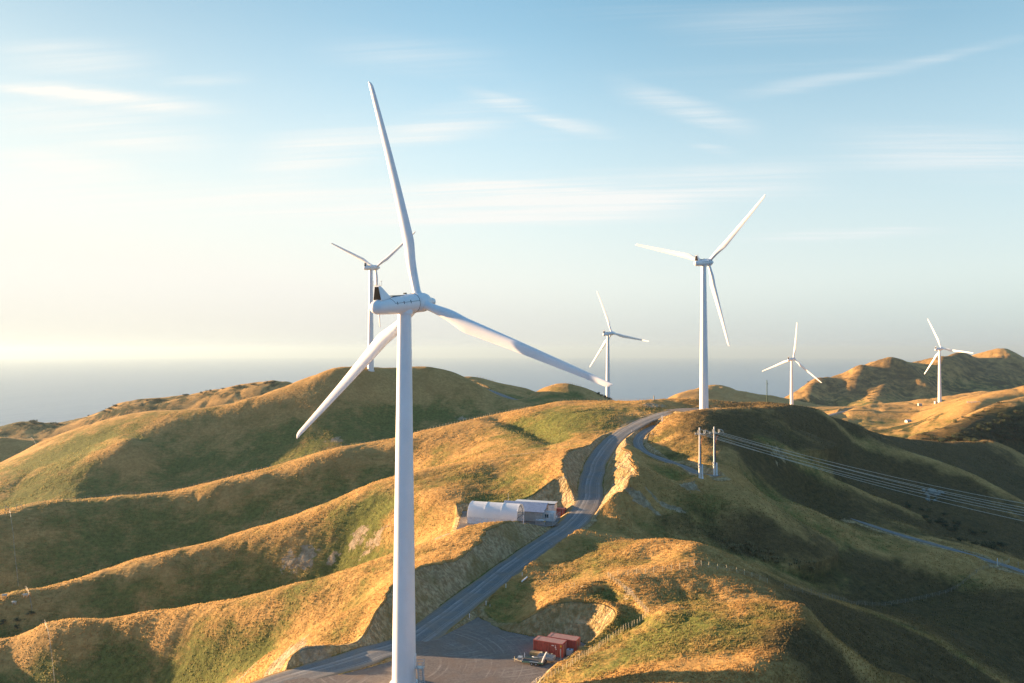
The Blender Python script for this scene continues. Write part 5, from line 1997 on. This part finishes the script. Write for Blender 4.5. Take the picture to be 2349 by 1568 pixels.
def boulders():
    rnd = random.Random(5)
    ms = [rock_mesh(k) for k in range(4)]
    spots = [(2137, 1132, 2.3, 'largest pale boulder of the outcrop on the dark right slope below the power lines')]
    for k in range(22):
        spots.append((2135 + rnd.gauss(0, 14), 1134 + rnd.gauss(0, 7), rnd.uniform(.35, 1.1), 'small pale boulder in the cluster round the largest boulder on the right slope'))
    for u, v, s, lab in spots:
        p = hit(u, v, 280, 480)
        o = link('boulder', rnd.choice(ms), M['rock'])
        o.location = p + Vector((0, 0, s * .2))
        o.rotation_euler = (0, 0, rnd.random() * 6)
        o.scale = (s, s, s * rnd.uniform(.8, 1.1))
        tag(o, lab, 'boulder', 'boulders of the outcrop')


boulders()


def crown_mesh(name, seed, leaves, size, spread=(1, 1, .8), lo=.0):
    """Leaf clumps scattered through an uneven crown volume of radius 1."""
    rnd = random.Random(seed)
    m = MB()
    lobes = [(Vector((rnd.gauss(0, .42), rnd.gauss(0, .42), rnd.uniform(.25, .8))), rnd.uniform(.3, .55)) for _ in range(9)]
    for _ in range(leaves):
        c, r_ = rnd.choice(lobes)
        d = Vector((rnd.gauss(0, 1), rnd.gauss(0, 1), rnd.gauss(0, 1))).normalized() * r_ * rnd.random() ** .35
        p = c + d
        p = Vector((p.x * spread[0], p.y * spread[1], max(lo, p.z * spread[2])))
        a = Vector((rnd.gauss(0, 1), rnd.gauss(0, 1), rnd.gauss(0, .6))).normalized() * size * rnd.uniform(.6, 1.3)
        b = Vector((rnd.gauss(0, 1), rnd.gauss(0, 1), rnd.gauss(0, .6))).normalized() * size * rnd.uniform(.4, .9)
        m.add([p - a, p + b, p + a, p - b], [(0, 1, 2, 3)])
    return m.mesh(name)


def bushes():
    rnd = random.Random(11)
    crowns = [crown_mesh('crown', k, 420, .10) for k in range(5)]
    stem = MB()
    for k in range(4):
        w = k * 1.6
        stem.path([(0, 0, -.3), (.12 * math.cos(w), .12 * math.sin(w), .2), (.35 * math.cos(w), .35 * math.sin(w), .6)], [.07, .05, .02], 5)
    sm = stem.mesh('stem')

    def bush(p, s, label, group, mat):
        t = thing('bush', label, 'bush', p - Vector((0, 0, .1)), rnd.random() * 6, group)
        part('crown', rnd.choice(crowns), M[mat], t)
        part('stem', sm, M['bark'], t)
        t.scale = (s * rnd.uniform(.85, 1.25), s * rnd.uniform(.85, 1.25), s * rnd.uniform(.75, 1.1))
    # shaded hillside at the far right
    n = 0
    while n < 110:
        u, v = rnd.uniform(2120, 2375), rnd.uniform(925, 1018)
        if v < 1010 - (u - 2120) * .36 + rnd.uniform(0, 16):
            continue
        p = hit(u, v, 480, 720)
        bush(p, rnd.uniform(1.6, 3.6), 'dark green bush in the scrub covering the shaded hillside at the far right', 'scrub bushes on the shaded right hillside', rnd.choice(('leaf', 'leaf', 'leaf2')))
        n += 1
    for k in range(34):
        t_ = rnd.random()
        u, v = 2095 + t_ * 200, 1003 - t_ * 78 + rnd.uniform(-1, 14)
        bush(hit(u, v, 500, 720), rnd.uniform(.8, 1.8), 'small dark bush dotted along the lit crest of the hill at the far right', 'bushes on the lit crest at the far right', 'leaf2')
    for k in range(40):
        t_ = rnd.random()
        u = 5 + t_ * 640
        v = np.interp(u, [0, 63, 133, 167, 233, 283, 367, 433, 500, 567, 633, 661], [980, 966, 973, 963, 943, 923, 915, 905, 893, 883, 875, 881]) + rnd.uniform(-1, 3)
        bush(hit(u, v + 2, 700, 1000), rnd.uniform(1.5, 3.2), 'dark bush on the skyline of the coastal hills at the left', 'bushes on the coastal hill skyline', 'leaf')
    for k in range(40):
        t_ = rnd.random()
        u, v = 2085 + t_ * 200 + rnd.gauss(0, 12), 1160 + t_ * 110 + rnd.gauss(0, 14)
        bush(hit(u, v, 300, 520), rnd.uniform(.8, 2.0), 'dark bush in the ravine between the shaded spurs at the right', 'bushes in the dark ravine', 'leaf')
    for k in range(26):
        u, v = rnd.uniform(1370, 1410), 0
        v = 898 + (u - 1366) * .42 + rnd.uniform(0, 6)
        bush(hit(u, v, 480, 640), rnd.uniform(.6, 1.3), 'dark bush on the right shoulder of the round hill before the sea', 'bushes on the round hill shoulder', 'leaf')
    for k in range(60):
        u, v = rnd.uniform(1850, 2060), rnd.uniform(862, 925)
        bush(hit(u, v, 1000, 1600), rnd.uniform(1.2, 2.8), 'dark scrub bush scattered on the big brown hill behind the distant turbines', 'scrub on the big brown hill', 'leaf2')
    for k in range(10):
        u, v = rnd.choice(((37, 1438), (72, 1408), (5, 1428), (42, 1424)))
        bush(hit(u + rnd.gauss(0, 3), v + rnd.gauss(0, 3), 240, 400), rnd.uniform(.6, 1.2), 'small dark bush on the shaded face below the sheep', 'bushes below the sheep', 'leaf')
    # pale tussocks in the dark gully
    ts = []
    for k in range(3):
        m = MB()
        r2 = random.Random(k)
        for _ in range(46):
            w, l_, h = r2.random() * 6.28, r2.uniform(.2, .75), r2.uniform(.5, 1.0)
            q = Vector((math.cos(w), math.sin(w), 0))
            sdir = Vector((-q.y, q.x, 0)) * .05
            m.add([sdir, -sdir, q * l_ * .6 - sdir * .7 + Vector((0, 0, h)), q * l_ * .6 + sdir * .7 + Vector((0, 0, h)), q * l_ + Vector((0, 0, h * .85))], [(0, 1, 2, 3), (3, 2, 4)])
        ts.append(m.mesh('tussock'))
    for k in range(64):
        t_ = rnd.random()
        u = 1655 + t_ * 215
        v = 1248 + t_ * 62 + rnd.gauss(0, 7)
        o = link('tussock', rnd.choice(ts), M['tussock'])
        o.location = hit(u, v, 205, 300)
        s = rnd.uniform(.7, 1.5)
        o.scale = (s, s, s)
        o.rotation_euler = (0, 0, rnd.random() * 6)
        tag(o, 'pale tussock plant in the row along the dark gully below the golden slope', 'tussock', 'tussocks in the dark gully')


bushes()
